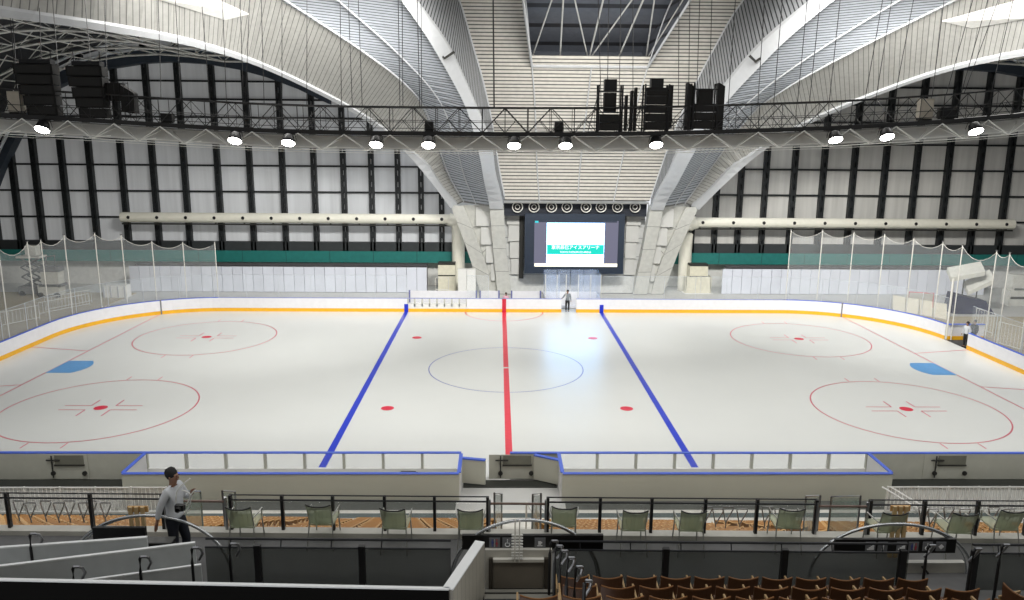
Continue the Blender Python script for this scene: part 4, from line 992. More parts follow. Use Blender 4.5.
b = MB(); b.tube(catmull([(-.14, 0, -.1), (-.1, 0, .1), (0, 0, .22), (.1, 0, .3), (.12, 0, .32)], 4), .012, 6); b.tube(catmull([(-.06, 0, -.22), (.05, 0, -.1), (.12, 0, .05), (.19, 0, .12)], 4), .012, 6); b.tube(catmull([(-.02, 0, -.3), (.08, 0, -.15), (.1, 0, .05), (-.02, 0, .12)], 4), .01, 6); b.build('hose_loop', WHITE, t)
t = thing('black_camera', 'small black camera held at waist by the standing person in white shirt', 'camera', WD(180, 507.5, 12.2))
b = MB(); b.bb(-.07, .07, -.04, .04, -.05, .05); b.build('camera_body', BLACK, t)
b = MB(); b.lathe([(.04, -.11), (.04, -.04)], (0, 0, 0), 12, 'Y'); b.build('lens', BLK2, t)
J2 = dict(STAND); J2.update(wrr=(-.28, -.08, .60), elr=(-.2, 0, .66), har=(-.33, -.09, .60))
person('person in grey top and black trousers standing in the far side gate', (4.95, 15.35, 0), 0, mat('grey_top', (130, 136, 142), .8), DRK, J2, 1.72, False, 1)
person('person in pink sitting on the far bench at red centre line', (.15, 16.35, -.25), 0, mat('pink_top', (226, 178, 192), .8), DRK, STAND, 1.55, False, 1)
q_ = WZ(966, 345, 0); person('person in dark hooded clothing standing inside the right end gate', (30.9, 5.35, 0), -1.2, DRK, DRK, STAND, 1.75, False, 1)
q_ = WZ(972, 348, 0); person('person in white jersey and dark trousers stepping through right end gate', (30.2, 5.0, 0), -1.3, SHIRT, DRK, STAND, 1.72, False, 1)

# ================================================================== NEAR SIDE: tiers, concourse, fences
EX = 26  # half length of the stand
YE = -30.35
STEPM = mat('tier_concrete', (98, 92, 84), .85, var=.06, scale=1.5)
tiers = MB(); NR = 12
def tier_y(k): return YE+.88*k
def tier_z(k): return 5.07-.437*k
for k in range(NR): tiers.bb(-30, 32, tier_y(k), tier_y(k+1), -.02, tier_z(k))
tiers.build('floor_lower_tier', STEPM, kind='structure')
f = MB(); f.bb(-30, 32, -33.4, YE, 5.2, FZ); f.build('floor_concourse', CARPET, kind='structure')
f = MB(); f.bb(-30, 32, YE-.22, YE, FZ, FZ+.09); f.build('trim_20', mat('kerb_light', (186, 184, 176), .7), kind='structure')
f = MB(); f.bb(-30, 32, -19.75, -18.35, -.02, .012); f.build('trim_21', mat('strip_white', (214, 212, 204), .8), kind='structure')
f = MB(); f.bb(-30, 32, -18.35, -18.0, -.02, .012); f.build('trim_22', mat('strip_teal', (84, 94, 94), .8), kind='structure')
f = MB(); f.bb(-30, 32, -18.0, -17.76, -.02, .012); f.build('trim_23', mat('strip_white', (214, 212, 204), .8), kind='structure')
for k_, (xa_, xb_) in enumerate(((-14.2, -2), (2, 14.2))): f = MB(); f.bb(xa_, xb_, -17.76, -17.06, -.02, .008); f.build('trim_%d' % (24+k_), mat('bench_shadow', (96, 98, 94), .8), kind='structure')  # shadow under the bench walls, painted as dark floor strips
for k_, (xa_, xb_) in enumerate(((-30, -14.2), (14.2, 30))): f = MB(); f.bb(xa_, xb_, -16.1, -15.2, -.02, .008); f.build('trim_%d' % (26+k_), mat('board_shadow', (52, 54, 48), .8), kind='structure')  # shadow behind the boards, painted on the floor as near-black strips
f = MB(); f.bb(-1.8, 1.8, -15.9, -15.25, -.02, .008); f.build('trim_28', mat('board_shadow', (52, 54, 48), .8), kind='structure')  # same painted board shadow, between the benches
# gap where stairs descend: x ranges
cx0, cx1 = WD(490, 515, 14).x, WD(545, 515, 14).x
la0, la1 = WD(184, 515, 14).x, WD(222, 515, 14).x
ra0, ra1 = WD(830, 515, 14).x, WD(865, 515, 14).x
gaps = [(la0, la1), (cx0, cx1), (ra0, ra1)]
for (a, c), lab in zip(gaps, ('left', 'central', 'right')):
    t = thing('aisle_stairs', 'pale concrete %s aisle steps going down through the lower seats' % lab, 'stairs', ((a+c)/2, YE, 0)); w_ = (c-a)/2
    b = MB()
    for k in range(NR*2): b.bb(-w_, w_, .44*k, .44*(k+1), max(.0, tier_z(k//2)-.02), max(.05, 5.8-.22*k-.3))
    b.build('steps', CONCL, t)
# lower tier seats
TAN = mat('seat_tan', (170, 118, 54), .55, var=.12, scale=5); TAN2 = mat('seat_tan_edge', (196, 152, 92), .5)
def seat_mesh():
    b = MB(); n = 4
    cv = lambda q: 1-(q/.22)**2
    for i in range(n):
        x0, x1 = -.22+.44*i/n, -.22+.44*(i+1)/n
        for (y0, z0, y1, z1) in ((.0, .38, -.07, .64), (-.07, .64, -.12, .84)):
            d = lambda q, z: -.05*cv(q) if z > .8 else 0
            b.hexa([(x0, y0-.03-.04*cv(x0), z0), (x1, y0-.03-.04*cv(x1), z0), (x1, y0-.04*cv(x1), z0), (x0, y0-.04*cv(x0), z0), (x0, y1-.03-.04*cv(x0), z1+d(x0, z1)), (x1, y1-.03-.04*cv(x1), z1+d(x1, z1)), (x1, y1-.04*cv(x1), z1+d(x1, z1)), (x0, y1-.04*cv(x0), z1+d(x0, z1))])
        b.cur = 1; b.hexa([(x0, -.16-.04*cv(x0), .84-.05*cv(x0)), (x1, -.16-.04*cv(x1), .84-.05*cv(x1)), (x1, -.11-.04*cv(x1), .84-.05*cv(x1)), (x0, -.11-.04*cv(x0), .84-.05*cv(x0)), (x0, -.16-.04*cv(x0), .855-.05*cv(x0)), (x1, -.16-.04*cv(x1), .855-.05*cv(x1)), (x1, -.11-.04*cv(x1), .855-.05*cv(x1)), (x0, -.11-.04*cv(x0), .855-.05*cv(x0))]); b.cur = 0
    b.hexa([(-.2, .03, .38), (.2, .03, .38), (.2, .10, .38), (-.2, .10, .38), (-.2, .0, .74), (.2, .0, .74), (.2, .05, .76), (-.2, .05, .76)])
    b.cur = 1
    for x in (-.228, .228): b.bb(x-.012, x+.012, -.04, .25, .0, .60)
    return b
sp = seat_mesh().build('stadium_seat', [TAN, TAN2]); proto_used = False
far = MB()
rowname = ['top', 'second', 'third', 'fourth', 'fifth', 'sixth', 'seventh', 'eighth', 'ninth', 'tenth', 'eleventh', 'twelfth']
nseat = 0
for k in range(NR):
    y = tier_y(k)+.30; z = tier_z(k); half = .52*( (y+43.2)*1.08)/.5*.5*1.32 if False else (y-CAM.y)*.72
    x = -half
    while x < half+.5:
        if not any(a-.3 < x < c+.3 for a, c in gaps):
            if nseat < 272 and k < 5:
                o = sp if not proto_used else sp.copy()
                if proto_used: C.objects.link(o)
                proto_used = True; o.location = (x, y, z); nseat += 1
                sec = 'left end' if x < la0 else 'left centre' if x < cx0 else 'right centre' if x < ra0 else 'right end'
                tag(o, 'tan stadium seat in the %s row below the concourse rail, %s block' % (rowname[k], sec), 'seat', 'lower tier seats, %s row, %s block' % (rowname[k], sec))
            elif k % 1 == 0:
                for f_, mi in zip(sp.data.polygons, sp.data.polygons):
                    far.cur = f_.material_index; far.face([Vector((x, y, z))+sp.data.vertices[i].co for i in f_.vertices])
        x += .5
o = far.build('distant_stadium_seats', [TAN, TAN2]); tag(o, 'rows of tan stadium seats low down towards the rink, behind the nearer rows', 'seats', kind='stuff')
# grab rails among the lower seats
def grab(name, p, lab, h, w_=.1, r=.012, grp=None, m_=None, tilt=0):
    t = thing(name, lab, 'handrail', p, 0, grp)
    b = MB(); b.tube([(0, 0, 0), (0, 0, h-.42), (-.09, 0, h-.03), (-.08, 0, h), (.14, 0, h), (.15, 0, h-.04), (0, 0, h-.36)], r, 6); b.build('grab_rail', m_ or STEEL, t)
for lst, lab in (((17, 29, 44, 57, 68, 82, 90, 104), 'left'), ((706, 717, 727, 741, 766, 779), 'middle right'), ((923, 932, 948, 964, 993, 1008), 'right')):
    for k, u in enumerate(lst):
        v = 501+(k % 2)*2+(6 if lab != 'left' else 0); p = WD(u, v, 17)
        kk = max(0, min(NR-1, int((p.y-YE)/.88)))
        q = Vector((p.x, p.y, tier_z(kk)))
        grab('grab_rail', q, 'thin grey triangular grab rail above the %s lower seats, %s from left' % (lab, ORD[k]), p.z-q.z, .22, .014, 'grab rails above the %s lower seats' % lab)
# white floor fences
for (u0, u1, lab) in ((-12, 166, 'left'), (888, 1040, 'right')):
    a, c = WY(u0, 487, -18.05), WY(u1, 487, -18.05); zt = WY((u0+u1)/2, 487.5 if lab == 'left' else 487, -18.05).z
    t = thing('bar_fence', 'long white vertical bar fence at the rink floor, %s side' % lab, 'fence', (a.x, -18.05, 0)); L = c.x-a.x
    b = MB(); b.tube([(0, 0, zt), (L, 0, zt)], .03, 5); b.tube([(0, 0, .12), (L, 0, .12)], .03, 5); b.build('fence_rail', WHITE, t)
    b = MB(); n = int(L/.14)
    for k in range(n+1): b.tube([(L*k/n, 0, .12), (L*k/n, 0, zt)], .014, 4, cap=False)
    b.build('fence_bars', WHITE, t)
    for k in range(6): b = MB(); b.tube([(L*k/5, 0, 0), (L*k/5, 0, zt+.03)], .035, 6); b.build('fence_post', WHITE, t)
    b = MB(); b.bb(0, L, .02, .03, .12, zt-.02); b.build('fence_backing', sheer('fence_sheet', (228, 228, 224), .5, .6), t)
    if lab == 'right':
        b = MB()
        for dx in (-.2, -.5):
            b.tube([(dx+.3, 0, zt), (dx+.9, -1.8, zt-.1), (dx+.9, -1.8, 0)], .03, 5)
        b.build('stair_handrail', WHITE, t)
# concourse front rail with glass
CG = tinted('smoked_glass', (.62, .66, .66), .10, (120, 130, 130))
posts = [2, 87, 160, 229, 281, 332, 384, 434, 487, 547, 599, 650, 703, 754, 812, 865, 918, 970, 1019]
yr = YE-.08; ztop = WY(512, 501, yr).z
def railrun(u0, u1, lab, name='concourse_rail', extra=None):
    us_ = [u for u in posts if u0 <= u <= u1]; a, c = WY(us_[0], 515, yr).x, WY(us_[-1], 515, yr).x
    if us_[0] == 2: a -= 1.5
    if us_[-1] == 1019: c += 1.5
    t = thing(name, lab, 'railing', (a, yr, FZ+.09)); h = ztop-FZ-.09
    b = MB(); b.tube([(0, 0, h+.08), (c-a, 0, h+.08)], .012, 6); b.tube([(0, -.03, h), (c-a, -.03, h)], .017, 6); b.build('top_rail', DSTEEL, t)
    for u in us_:
        x = WY(u, 515, yr).x-a; b = MB(); b.bb(x-.026, x+.026, -.04, .03, 0, h+.08); b.build('post', BLACK, t)
    b = MB(); b.bb(.02, c-a-.02, -.006, .006, .06, h-.05); b.build('glass_infill', sheer('light_glass', (190, 200, 200), .08, .1), t)
railrun(0, 165, 'black steel concourse railing above the left block of seats')
railrun(225, 490, 'black steel concourse railing left of the central stairs')
railrun(545, 815, 'black steel concourse railing right of the central stairs')
railrun(860, 1030, 'black steel concourse railing above the right block of seats')
# low cross bars closing the stairs and splayed wing panels
WG = sheer('wing_glass', (150, 170, 160), .35, .15)
for (u0, u1, lab) in ((160, 225, 'left'), (487, 547, 'central'), (812, 865, 'right')):
    a, c = WY(u0, 510, yr-.02).x, WY(u1, 510, yr-.02).x
    t = thing('stair_gate_bar', 'slim bar gate closing the top of the %s aisle stairs' % lab, 'gate', (a, yr-.02, 0)); zz = ztop-.04
    b = MB(); b.tube([(0, 0, zz), (c-a, 0, zz)], .022, 6); b.build('gate_bar', mat('bar_bronze', (120, 100, 92), .4, metal=.5), t)
    for x in (.03, c-a-.03): b = MB(); b.tube([(x, 0, FZ), (x, 0, zz+.08)], .03, 6); b.build('gate_post', STEEL, t)
    for x, s_ in ((.12, 1), (c-a-.12, -1)):
        t = thing('glass_wing_panel', 'splayed glass side panel on the %s side of the %s aisle stairs' % ('left' if s_ > 0 else 'right', lab), 'glass panel', (a+x, yr+.1, 0))
        b = MB(); b.hexa([(0, 0, FZ-.3), (.02, 0, FZ-.3), (s_*.12+.02, .9, FZ-.9), (s_*.12, .9, FZ-.9), (0, 0, FZ+.75), (.02, 0, FZ+.75), (s_*.12+.02, .9, FZ+.3), (s_*.12, .9, FZ+.3)]); b.build('glass', WG, t)
        b = MB(); b.tube([(0, 0, FZ-.3), (0, 0, FZ+.78), (s_*.12, .9, FZ+.33), (s_*.12, .9, FZ-.9)], .02, 6); b.build('panel_frame', STEEL, t)
# stair centre handrail
t = thing('aisle_handrail', 'pair of white stair handrails low on the central aisle', 'handrail', ((cx0+cx1)/2+.35, YE, 0))
b = MB()
for dx in (0, .3): b.tube([(dx, 2.0, 3.6), (dx, 2.0, 5.3), (dx, 9.0, 2.1), (dx, 9, .9)], .028, 6)
b.build('handrail_pipe', WPIPE, t)

# movable chairs along the rail
GRN = tinted('chair_mesh', (.85, .9, .82), .5, (196, 198, 176), .7); CHF = mat('chair_frame', (165, 165, 160), .35, metal=.6)
cu_ = [236, 315, 392, 470, 566, 637, 696, 798, 899, 970.5, 1023]
cl = ['left of the left stairs gap', 'second from the left', 'third from the left', 'just left of the central stairs', 'just right of the central stairs', 'second right of the central stairs', 'third right of the central stairs', 'just left of the right stairs', 'behind the right steel hoop', 'second from the right edge', 'cut by the right frame edge']
proto = None
for k, u in enumerate(cu_):
    p = WD(u, 515, 12.95); p.z = FZ; p.y = -31.02+(.12 if k % 3 == 1 else 0)
    if proto is None:
        proto = thing('mesh_chair', 'x', 'chair', p, 0, 'mesh chairs along the concourse rail')
        b = MB()
        for i in range(6):
            x0, x1 = -.22+.44*i/6, -.22+.44*(i+1)/6; c0_, c1_ = .05*(1-(2*x0/.44)**2), .05*(1-(2*x1/.44)**2)
            b.hexa([(x0*.86, -.02-c0_, .48), (x1*.86, -.02-c1_, .48), (x1*.86, 0-c1_, .48), (x0*.86, 0-c0_, .48), (x0, -.14-c0_, .86-c0_*.6), (x1, -.14-c1_, .86-c1_*.6), (x1, -.12-c1_, .86-c1_*.6), (x0, -.12-c0_, .86-c0_*.6)])
        b.build('backrest', GRN, proto)
        b = MB(); b.box((0, .22, .45), (.44, .44, .035)); b.box((0, .0, .45), (.4, .06, .03)); b.build('seat', GRN, proto)
        for sx in (-1, 1):
            b = MB(); b.tube([(sx*.21, -.13, .88), (sx*.2, 0, .5), (sx*.23, -.12, 0)], .012, 6); b.build('leg', CHF, proto)
            b = MB(); b.tube([(sx*.2, .42, .45), (sx*.22, .46, 0)], .012, 6); b.build('leg', CHF, proto)
            b = MB(); b.tube([(sx*.21, -.06, .64), (sx*.25, .1, .66), (sx*.25, .32, .65), (sx*.21, .38, .46)], .012, 6); b.build('armrest', CHF, proto)
        b = MB(); b.tube(catmull([(-.22, -.14, .88), (-.1, -.17, .85), (.1, -.17, .85), (.22, -.14, .88)], 3), .012, 6); b.build('back_frame', BLACK, proto); o = proto
    else: o = dup(proto, p, random.uniform(-.06, .06))
    o['label'] = 'grey-green mesh chair with steel legs on the concourse, '+cl[k]

# glass balustrades in front of the upper tier
yb = -32.1; ztb = WY(512, 543.5, yb).z
for (u0, u1, ps, lab) in ((205, 452, (258, 363), 'left of the wood-sided parapet'), (556, 905, (666, 783, 899), 'in front of the brown seats'), (968, 1040, (969,), 'at the right frame edge')):
    a, c = WY(u0, 560, yb).x, WY(u1, 560, yb).x
    t = thing('glass_balustrade', 'low smoked glass balustrade with dark rail %s' % lab, 'balustrade', (a, yb, FZ)); h = ztb-FZ
    b = MB(); b.tube([(0, .05, h+.02), (c-a, .05, h+.02)], .02, 6); b.tube([(0, 0, h-.1), (c-a, 0, h-.1)], .016, 6); b.build('top_rail', DSTEEL, t)
    b = MB(); b.bb(0, c-a, -.008, .008, .03, h-.12); b.build('glass_infill', tinted('smoked_glass_dark', (.6, .62, .61), .16, (104, 101, 96)), t)
    for u in ps: x = WY(u, 560, yb).x-a; b = MB(); b.bb(x-.05, x+.05, -.05, .03, 0, h-.05); b.build('post', BLACK, t)
    n = int((c-a)/.8)
    b = MB()
    for k in range(n): x = .4+k*.8; b.tube([(x, 0, h-.1), (x, .05, h+.02)], .01, 4)
    b.build('rail_brackets', DSTEEL, t)

# steel hoops over the three vomitories
def hoop(u0, u1, vt, vb, y, lab):
    a, c = WY(u0, vb, y), WY(u1, vb, y); tp = WY((u0+u1)/2, vt, y); cx_ = (a.x+c.x)/2; hw = (c.x-a.x)/2; zb = FZ-.1; hh = tp.z-zb
    t = thing('steel_hoop', lab, 'hoop', (cx_, y, zb))
    for r_, dy, nm in ((.026, 0, 'hoop_pipe'), (.014, .07, 'inner_pipe')):
        b = MB(); b.tube([(-hw*cos(pi*k/28)*(1 if dy == 0 else .97), dy, hh*sin(pi*k/28)**.85*(1 if dy == 0 else .96)) for k in range(29)], r_, 8); b.build(nm, mat('hoop_steel', (185, 188, 190), .22, metal=.85), t, smooth=True)
hoop(450, 600, 520, 590, -32.0, 'curved steel hoop rail over the central vomitory')
hoop(72, 232, 515.5, 582, -31.7, 'curved steel hoop rail over left vomitory near the standing person')
hoop(808, 970, 524, 585, -31.8, 'curved steel hoop rail over the right vomitory')

# sign boards with pictograms
SGR = mat('pictogram_grey', (232, 234, 236), .5); PG = mat('pictogram_plate', (112, 114, 118), .5)
def board(u0, u1, v0, v1, y, lab):
    a, c = WY(u0, v0, y), WY(u1, v1, y); t = thing('sign_board', lab, 'sign', ((a.x+c.x)/2, y, (a.z+c.z)/2)); h, w_ = (a.z-c.z)/2, (c.x-a.x)/2
    b = MB(); b.bb(-w_, w_, 0, .06, -h, h); b.build('board_panel', mat('sign_black', (10, 10, 11), .5), t); t['_h'] = h; del t['_h']
    return t, h, w_
def pic(t, x, kind_, s_=.075, y=-.012):
    b = MB(); b.bb(x-s_*1.15, x+s_*1.15, y, y+.01, -s_*1.15, s_*1.15); p = b.build('pictogram_plate', PG, t)
    m_ = SGR; b = MB(); yy = y-.006
    def rect(x0, x1, z0, z1): b.bb(x+x0*s_, x+x1*s_, yy, yy+.005, z0*s_, z1*s_)
    def head(xc, zc, r=.18): b.lathe([(.001, yy), (r*s_, yy)], (x+xc*s_, 0, zc*s_), 10, 'Y')
    if kind_ == 'restroom':
        head(-.45, .7); rect(-.7, -.2, -.1, .45); rect(-.62, -.47, -.85, -.1); rect(-.43, -.28, -.85, -.1)
        b.build('symbol', mat('sign_blue', (70, 80, 140), .5), p); b = MB(); rect(-.03, .03, -.9, .9); b.build('divider', SGR, p)
        b = MB(); head(.45, .7); b.face([(x+.45*s_, yy, .5*s_), (x+.8*s_, yy, -.3*s_), (x+.1*s_, yy, -.3*s_)]); rect(.3, .42, -.85, -.3); rect(.48, .6, -.85, -.3); m_ = mat('sign_red', (170, 70, 80), .5)
    elif kind_ == 'wheelchair':
        head(-.1, .75, .14); rect(-.18, -.04, -.1, .5); rect(-.1, .4, -.12, .02); rect(.3, .44, -.7, 0)
        b.tube([(x+(-.05+.5*cos(a_))*s_, yy, (-.35+.45*sin(a_))*s_) for a_ in [math.radians(q_) for q_ in range(120, 361, 20)]], .008, 5)
    elif kind_ == 'person':
        head(0, .7); rect(-.28, .28, -.1, .45); rect(-.2, -.04, -.85, -.1); rect(.04, .2, -.85, -.1)
    elif kind_ == 'arrow':
        b.face([(x-.8*s_, yy, 0), (x, yy, .7*s_), (x, yy, -.7*s_)]); rect(0, .8, -.2, .2)
    elif kind_ == 'stairs':
        for q_ in range(4): rect(-.8+.4*q_, -.4+.4*q_, -.8, -.5+.35*q_)
    elif kind_ == 'cup':
        rect(-.4, .2, -.4, .4); rect(.2, .45, -.1, .25); rect(-.6, .5, -.7, -.55)
    elif kind_ == 'diamond':
        b.face([(x-.7*s_, yy, 0), (x, yy, .7*s_), (x+.7*s_, yy, 0), (x, yy, -.7*s_)])
    b.build('symbol', m_, p)
t, h, w_ = board(462, 512, 535.5, 549.5, -32.05, 'black sign board with restroom and wheelchair pictograms left of the central rail'); pic(t, .12, 'restroom'); pic(t, .33, 'wheelchair')
t, h, w_ = board(522, 603, 535.5, 549.5, -32.05, 'black sign board with a single pictogram right of the central rail'); pic(t, -.36, 'cup')
t, h, w_ = board(836, 955, 539.5, 553, -31.9, 'black sign board with several pictograms under the right steel hoop')
for x, k_ in ((-.42, 'stairs'), (-.22, 'person'), (.09, 'stairs'), (.29, 'restroom'), (.52, 'wheelchair'), (.74, 'diamond')): pic(t, x, k_, .07)
t, h, w_ = board(92, 146, 528, 541, -31.9, 'black sign board behind the left steel hoop, seen from its plain side')
# central white ladder rail
t = thing('ladder_rail', 'white twin post rail with short rungs in the middle of the central vomitory', 'handrail', WY(517, 562, -32.2))
b = MB(); b.tube([(-.035, 0, 0), (-.035, 0, .72)], .012, 6); b.tube([(.035, 0, 0), (.035, 0, .72)], .012, 6); b.build('posts', WPIPE, t)
b = MB()
for k in range(9): b.bb(-.09, .09, -.01, .01, .05+k*.05, .07+k*.05)
b.build('rungs', WHITE, t)
# tan strips in the right vomitory
t = thing('tan_slats', 'narrow tan slatted panel standing in the right vomitory behind its hoop', 'panel', WY(897, 545, -31.2)); t.location.z = FZ
b = MB()
for k in range(3): b.bb(-.14+k*.1, -.08+k*.1, -.02, .02, 0, .95)
b.build('slats', mat('slat_cream', (196, 168, 122), .5), t)
b = MB(); b.bb(-.17, .17, .02, .05, .85, .95); b.bb(-.17, .17, .02, .05, .1, .2); b.build('cross_bars', TAN2, t)
t = thing('tan_slats', 'narrow tan slatted panel standing in the left vomitory beside the person', 'panel', WY(139, 530, -31.2)); t.location.z = FZ
b = MB()
for k in range(3): b.bb(-.14+k*.1, -.08+k*.1, -.02, .02, 0, .95)
b.build('slats', mat('slat_cream', (196, 168, 122), .5), t)
b = MB(); b.bb(-.17, .17, .02, .05, .85, .95); b.bb(-.17, .17, .02, .05, .1, .2); b.build('cross_bars', TAN2, t)
# central vomitory: grey face with ledge, recessed doors and steps
VG = mat('vomitory_grey', (150, 148, 140), .8, var=.06, scale=2)
yv = -32.12
xa, xb = WY(485, 560, yv).x, WY(552, 560, yv).x
t = thing('low_gate_wall', 'pale grey low wall with brown-grey panel below the central sign boards', 'low wall', ((xa+xb)/2, yv, FZ)); w_ = (xb-xa)/2
zt_ = WY(518, 550, yv).z-FZ; zl = WY(518, 559, yv).z-FZ
b = MB(); b.bb(-w_, w_, 0, .1, 0, zt_); b.build('wall_body', mat('vom_pale', (190, 188, 180), .8), t)
b = MB(); b.bb(-w_+.13, w_-.13, -.03, -.002, .02, zl-.02); b.build('door_panel', mat('door_brown', (118, 112, 102), .6), t)
for sx in (-1, 1): b = MB(); b.bb(sx*(w_-.09)-.03, sx*(w_-.09)+.03, -.06, -.002, 0, zl+.03); b.build('door_frame', mat('frame_dark', (60, 54, 46), .6), t)
b = MB(); b.bb(-w_+.13, w_-.13, -.07, -.002, zl-.02, zl+.03); b.build('ledge', CONCL, t)
t = thing('landing_steps', 'grey landing steps between the low gate wall and the bottom frame edge', 'stairs', ((xa+xb)/2, yv, FZ))
b = MB(); b.bb(-w_, w_, -.45, -.12, 0, .06); b.bb(-w_, w_, -.9, -.45, 0, .2); b.bb(-w_, w_, -1.4, -.9, 0, .38); b.build('steps', mat('step_grey', (120, 118, 110), .8), t)
b = MB(); b.bb(-w_, w_, -.47, -.44, .2, .212); b.build('step_nosing', LATCH, t)
b = MB(); b.bb(-w_, w_, -.92, -.89, .38, .392); b.build('step_nosing', LATCH, t)
t = thing('pale_landing_wall', 'pale grey low wall inside the right vomitory below its sign board', 'low wall', WY(932, 575, -31.7)); t.location.z = FZ
hw_ = (WY(964, 575, -31.7).x-WY(900, 575, -31.7).x)/2; hz_ = WY(932, 563, -31.7).z-FZ
b = MB(); b.bb(-hw_, hw_, 0, .1, 0, hz_); b.build('wall_body', mat('vom_pale', (190, 188, 180), .8), t)
b = MB(); b.tube([(-hw_*.4, -.05, hz_*.8), (-.1, -.05, .02)], .02, 6); b.build('sloping_rail', BLACK, t)

# left vomitory parapets
WOOD = stripes('parapet_wood', (172, 168, 156), (130, 126, 116), .16, .06, axis='v', coord='UV')
CAP = mat('parapet_cap', (224, 226, 226), .5, var=.03); PGR = mat('parapet_grey', (186, 190, 191), .7, var=.08, scale=3); PBLK = mat('parapet_black', (10, 9, 8), .9, spec=.1)
def parapet(lab, p, q, zb, wd=.14, facem=None, z1=None, capw=None):
    p, q = Vector(p), Vector(q); m_ = Vector((p.x, p.y, 0)); an = atan2(q.y-p.y, q.x-p.x); L = hypot(q.x-p.x, q.y-p.y)
    t = thing('parapet', lab, 'parapet', m_, an)
    b = MB(); b.hexa([(0, -wd/2, zb), (L, -wd/2, zb), (L, wd/2, zb), (0, wd/2, zb), (0, -wd/2, p.z-.022), (L, -wd/2, q.z-.022), (L, wd/2, q.z-.022), (0, wd/2, p.z-.022)])
    b.uv = [(0, 0)]*0
    for f_ in b.f: b.uv += [(b.v[i][2], b.v[i][0]) for i in f_]
    b.build('parapet_wall', facem or PGR, t)
    cw = (capw or wd+.004)/2
    b = MB(); b.hexa([(0, -cw, p.z-.022), (L, -cw, q.z-.022), (L, cw, q.z-.022), (0, cw, p.z-.022), (0, -cw, p.z), (L, -cw, q.z), (L, cw, q.z), (0, cw, p.z)]); b.build('coping', CAP, t)
    return t
ZP = 6.9
def PZ(u, v, z=ZP): return WZ(u, v, z)
parapet('grey parapet with white coping in left vomitory, rearmost of three', PZ(-30, 549), PZ(147, 536.5), 5.0, .05)
parapet('grey parapet with white coping in left vomitory, middle one', PZ(-30, 569), PZ(195, 542), 5.0, .05)
parapet('grey parapet with thin white coping in left vomitory, lowest one', PZ(60, 583, 6.7), PZ(201, 564, 6.7), 5.0, .04)
parapet('near black parapet with bright white coping along the bottom left', PZ(-60, 577.5), PZ(449, 588), 4.6, .05, PBLK)
parapet('plank-sided parapet with broad white coping beside the central steps', PZ(448, 588), PZ(480, 541), 4.6, .15, WOOD)
t = thing('black_counter', 'low black counter at the left concourse edge in front of the person', 'counter', WD(147, 545, 12.2)); t.location.z = FZ
a, c = WY(146, 535, -31.9).x, WY(172, 535, -31.9).x
t.location = ((a+c)/2, -31.9, FZ)
b = MB(); b.bb(-.22, .22, -.08, .08, 0, .72); b.build('counter_body', BLACK, t)
b = MB(); b.bb(-.22, .22, -.1, .1, .72, .74); b.build('counter_top', mat('counter_grey', (90, 90, 88), .5), t)
# handrail loops
def loop(u, vt, vb, D, lab, grp, wpx=8):
    tp = WD(u, vt, D); bt = WY(u, vb, tp.y); h = tp.z-bt.z; w_ = wpx/FPX*D
    bt = Vector((tp.x, tp.y, FZ if tp.y > -33 else FZ-.1)); h = tp.z-bt.z
    t = thing('handrail_loop', lab, 'handrail', (tp.x, tp.y, bt.z), 0, grp)
    b = MB(); b.tube([(-w_/2, 0, 0), (-w_/2, 0, h*.8), (-w_*.42, 0, h-.03), (-w_*.25, 0, h)], .022, 8); b.build('post', BLACK, t)
    b = MB(); b.tube([(-w_*.3, 0, h), (w_*.35, 0, h), (w_*.5, .05, h-.04), (w_*.45, .12, h-.16), (-w_*.1, .14, h-.27)], .02, 8); b.build('grip', STEEL, t)
for k, (u, vt, vb, D) in enumerate(((33, 534, 548, 11.6), (76, 567, 580, 11.0), (143, 557, 582, 11.1), (195, 548, 582, 11.2), (233, 544, 582, 11.2))):
    loop(u, vt, vb, D, 'short looped steel handrail in the left vomitory, %s from the left' % ORD[k], 'looped handrails in the left vomitory')
for k, (u, vt, vb, D) in enumerate(((554, 541, 600, 11.6), (559, 546, 604, 11.0), (564, 551, 610, 10.4), (571, 558, 616, 9.8), (579, 567, 624, 9.2), (588, 581, 640, 8.6))):
    loop(u, vt, vb, D, 'looped steel handrail post beside the first brown seats, %s nearest to central signs' % ORD[k], 'looped handrails along the brown seats')
for k, (u, vt, vb, D) in enumerate(((932, 545.5, 578, 11.3), (978, 549, 600, 10.8), (1006, 545, 592, 11.0))):
    loop(u, vt, vb, D, 'looped steel handrail post at the bottom right, %s from the left' % ORD[k], 'looped handrails at the bottom right', 9)

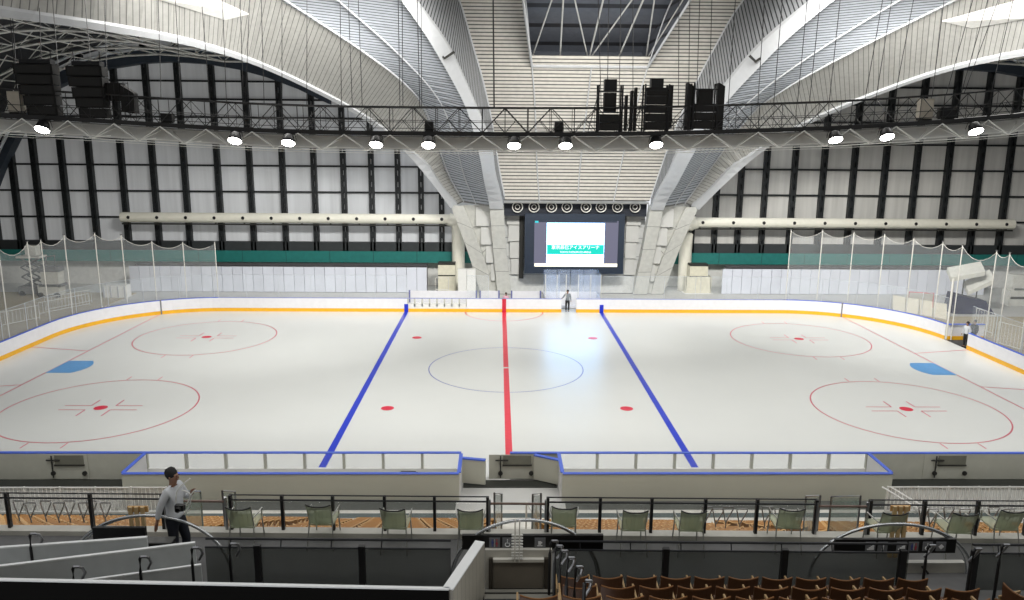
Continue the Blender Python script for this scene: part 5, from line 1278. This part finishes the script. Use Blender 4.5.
# upper tier seats
USEAT = mat('seat_brown', (78, 46, 20), .5, var=.1, scale=8); UEDGE = mat('seat_edge', (130, 88, 48), .45); UARM = mat('seat_arm', (150, 122, 82), .5)
for k, (y, z) in enumerate(((-33.3, FZ), (-34.45, FZ+.56), (-35.6, FZ+1.12), (-36.8, FZ+1.7))):
    f = MB(); xx = WY(553, 590, y).x if k < 3 else -.4
    f.bb(.8, 30, y-.7, y+.5, 4.6, z-.12); f.build('floor_upper_tier_%d' % (k+1), mat('upper_concrete', (96, 92, 86), .85), kind='structure')
proto = None
rows = [(571, 11.4, 609.5, 33.7, 10, 'front', 33.7), (580, 10.1, 621.5, 38, 10, 'middle', 38), (590, 8.95, 588, 43, 11, 'rear', 43)]
for ri, (v, D, u0, pit_, n, lab, pw) in enumerate(rows):
    base = WD(u0, v, D); zt = WD(700, v+1, D).z; yy = base.y
    for k in range(-1 if ri < 2 else -1, n):
        x = WD(u0, v, D).x+.5*k
        loc = Vector((x, yy, zt-.86))
        if proto is None:
            proto = thing('stadium_seat', 'x', 'seat', loc, 0, None)
            b = MB()
            nn = 8
            for i in range(nn):
                x0, x1 = -.22+.44*i/nn, -.22+.44*(i+1)/nn; c_ = lambda q: .035*(1-(q/.22)**2)
                prof = [(-.04, .40), (-.03, .6), (-.05, .84)]
                for (ya, za), (yb_, zb_) in zip(prof, prof[1:]):
                    dz = lambda q, zz_: -c_(q)*.8 if zz_ > .8 else 0
                    b.hexa([(x0, ya-.03-c_(x0), za), (x1, ya-.03-c_(x1), za), (x1, ya-c_(x1), za), (x0, ya-c_(x0), za), (x0, yb_-.03-c_(x0), zb_+dz(x0, zb_)), (x1, yb_-.03-c_(x1), zb_+dz(x1, zb_)), (x1, yb_-c_(x1), zb_+dz(x1, zb_)), (x0, yb_-c_(x0), zb_+dz(x0, zb_))])
            b.build('backrest', USEAT, proto)
            b = MB(); b.tube([(-.22+.44*i/nn, -.065-.035*(1-(2*i/nn-1)**2), .845-.8*.035*(1-(2*i/nn-1)**2)) for i in range(nn+1)], .008, 6); b.build('backrest_edge', UEDGE, proto)
            b = MB(); b.hexa([(-.21, .02, .40), (.21, .02, .40), (.21, .12, .46), (-.21, .12, .46), (-.21, .01, .62), (.21, .01, .62), (.21, .06, .64), (-.21, .06, .64)]); b.build('seat_pan', USEAT, proto)
            b = MB(); b.bb(-.252, -.235, -.06, .3, .0, .62); b.bb(-.254, -.230, -.08, .32, .60, .635); b.build('armrest', UARM, proto); o = proto
        else: o = dup(proto, loc, 0)
        o['label'] = 'brown folding stadium seat in the %s visible row at bottom right, %s from left' % (lab, ORD[k+1])
        o['group'] = 'brown upper tier seats, %s row' % lab
# two seats turned at the right corner
o = dup(proto, WD(1005, 588, 10.3)+Vector((.2, 0, -.8)), math.radians(-70), 'brown seat turned sideways with its pan down at the bottom right corner', 'corner seats')

# ------------------------------------------------------------------ the stand runs square to the camera, a degree off the rink's long side
_piv = Vector((-.5, -31, 0)); _rot = Matrix.Translation(_piv) @ Matrix.Rotation(-.019, 4, 'Z') @ Matrix.Translation(-_piv)
STAND_NAMES = ('floor_concourse', 'floor_lower_tier', 'floor_upper_tier', 'trim_20', 'aisle_stairs', 'stadium_seat', 'distant_stadium', 'concourse_rail', 'stair_gate_bar', 'glass_wing_panel', 'mesh_chair', 'glass_balustrade', 'aisle_handrail')
bpy.context.view_layer.update()
for o in list(C.objects):
    if o.parent is None and o.name.startswith(STAND_NAMES): o.matrix_world = _rot @ o.matrix_world
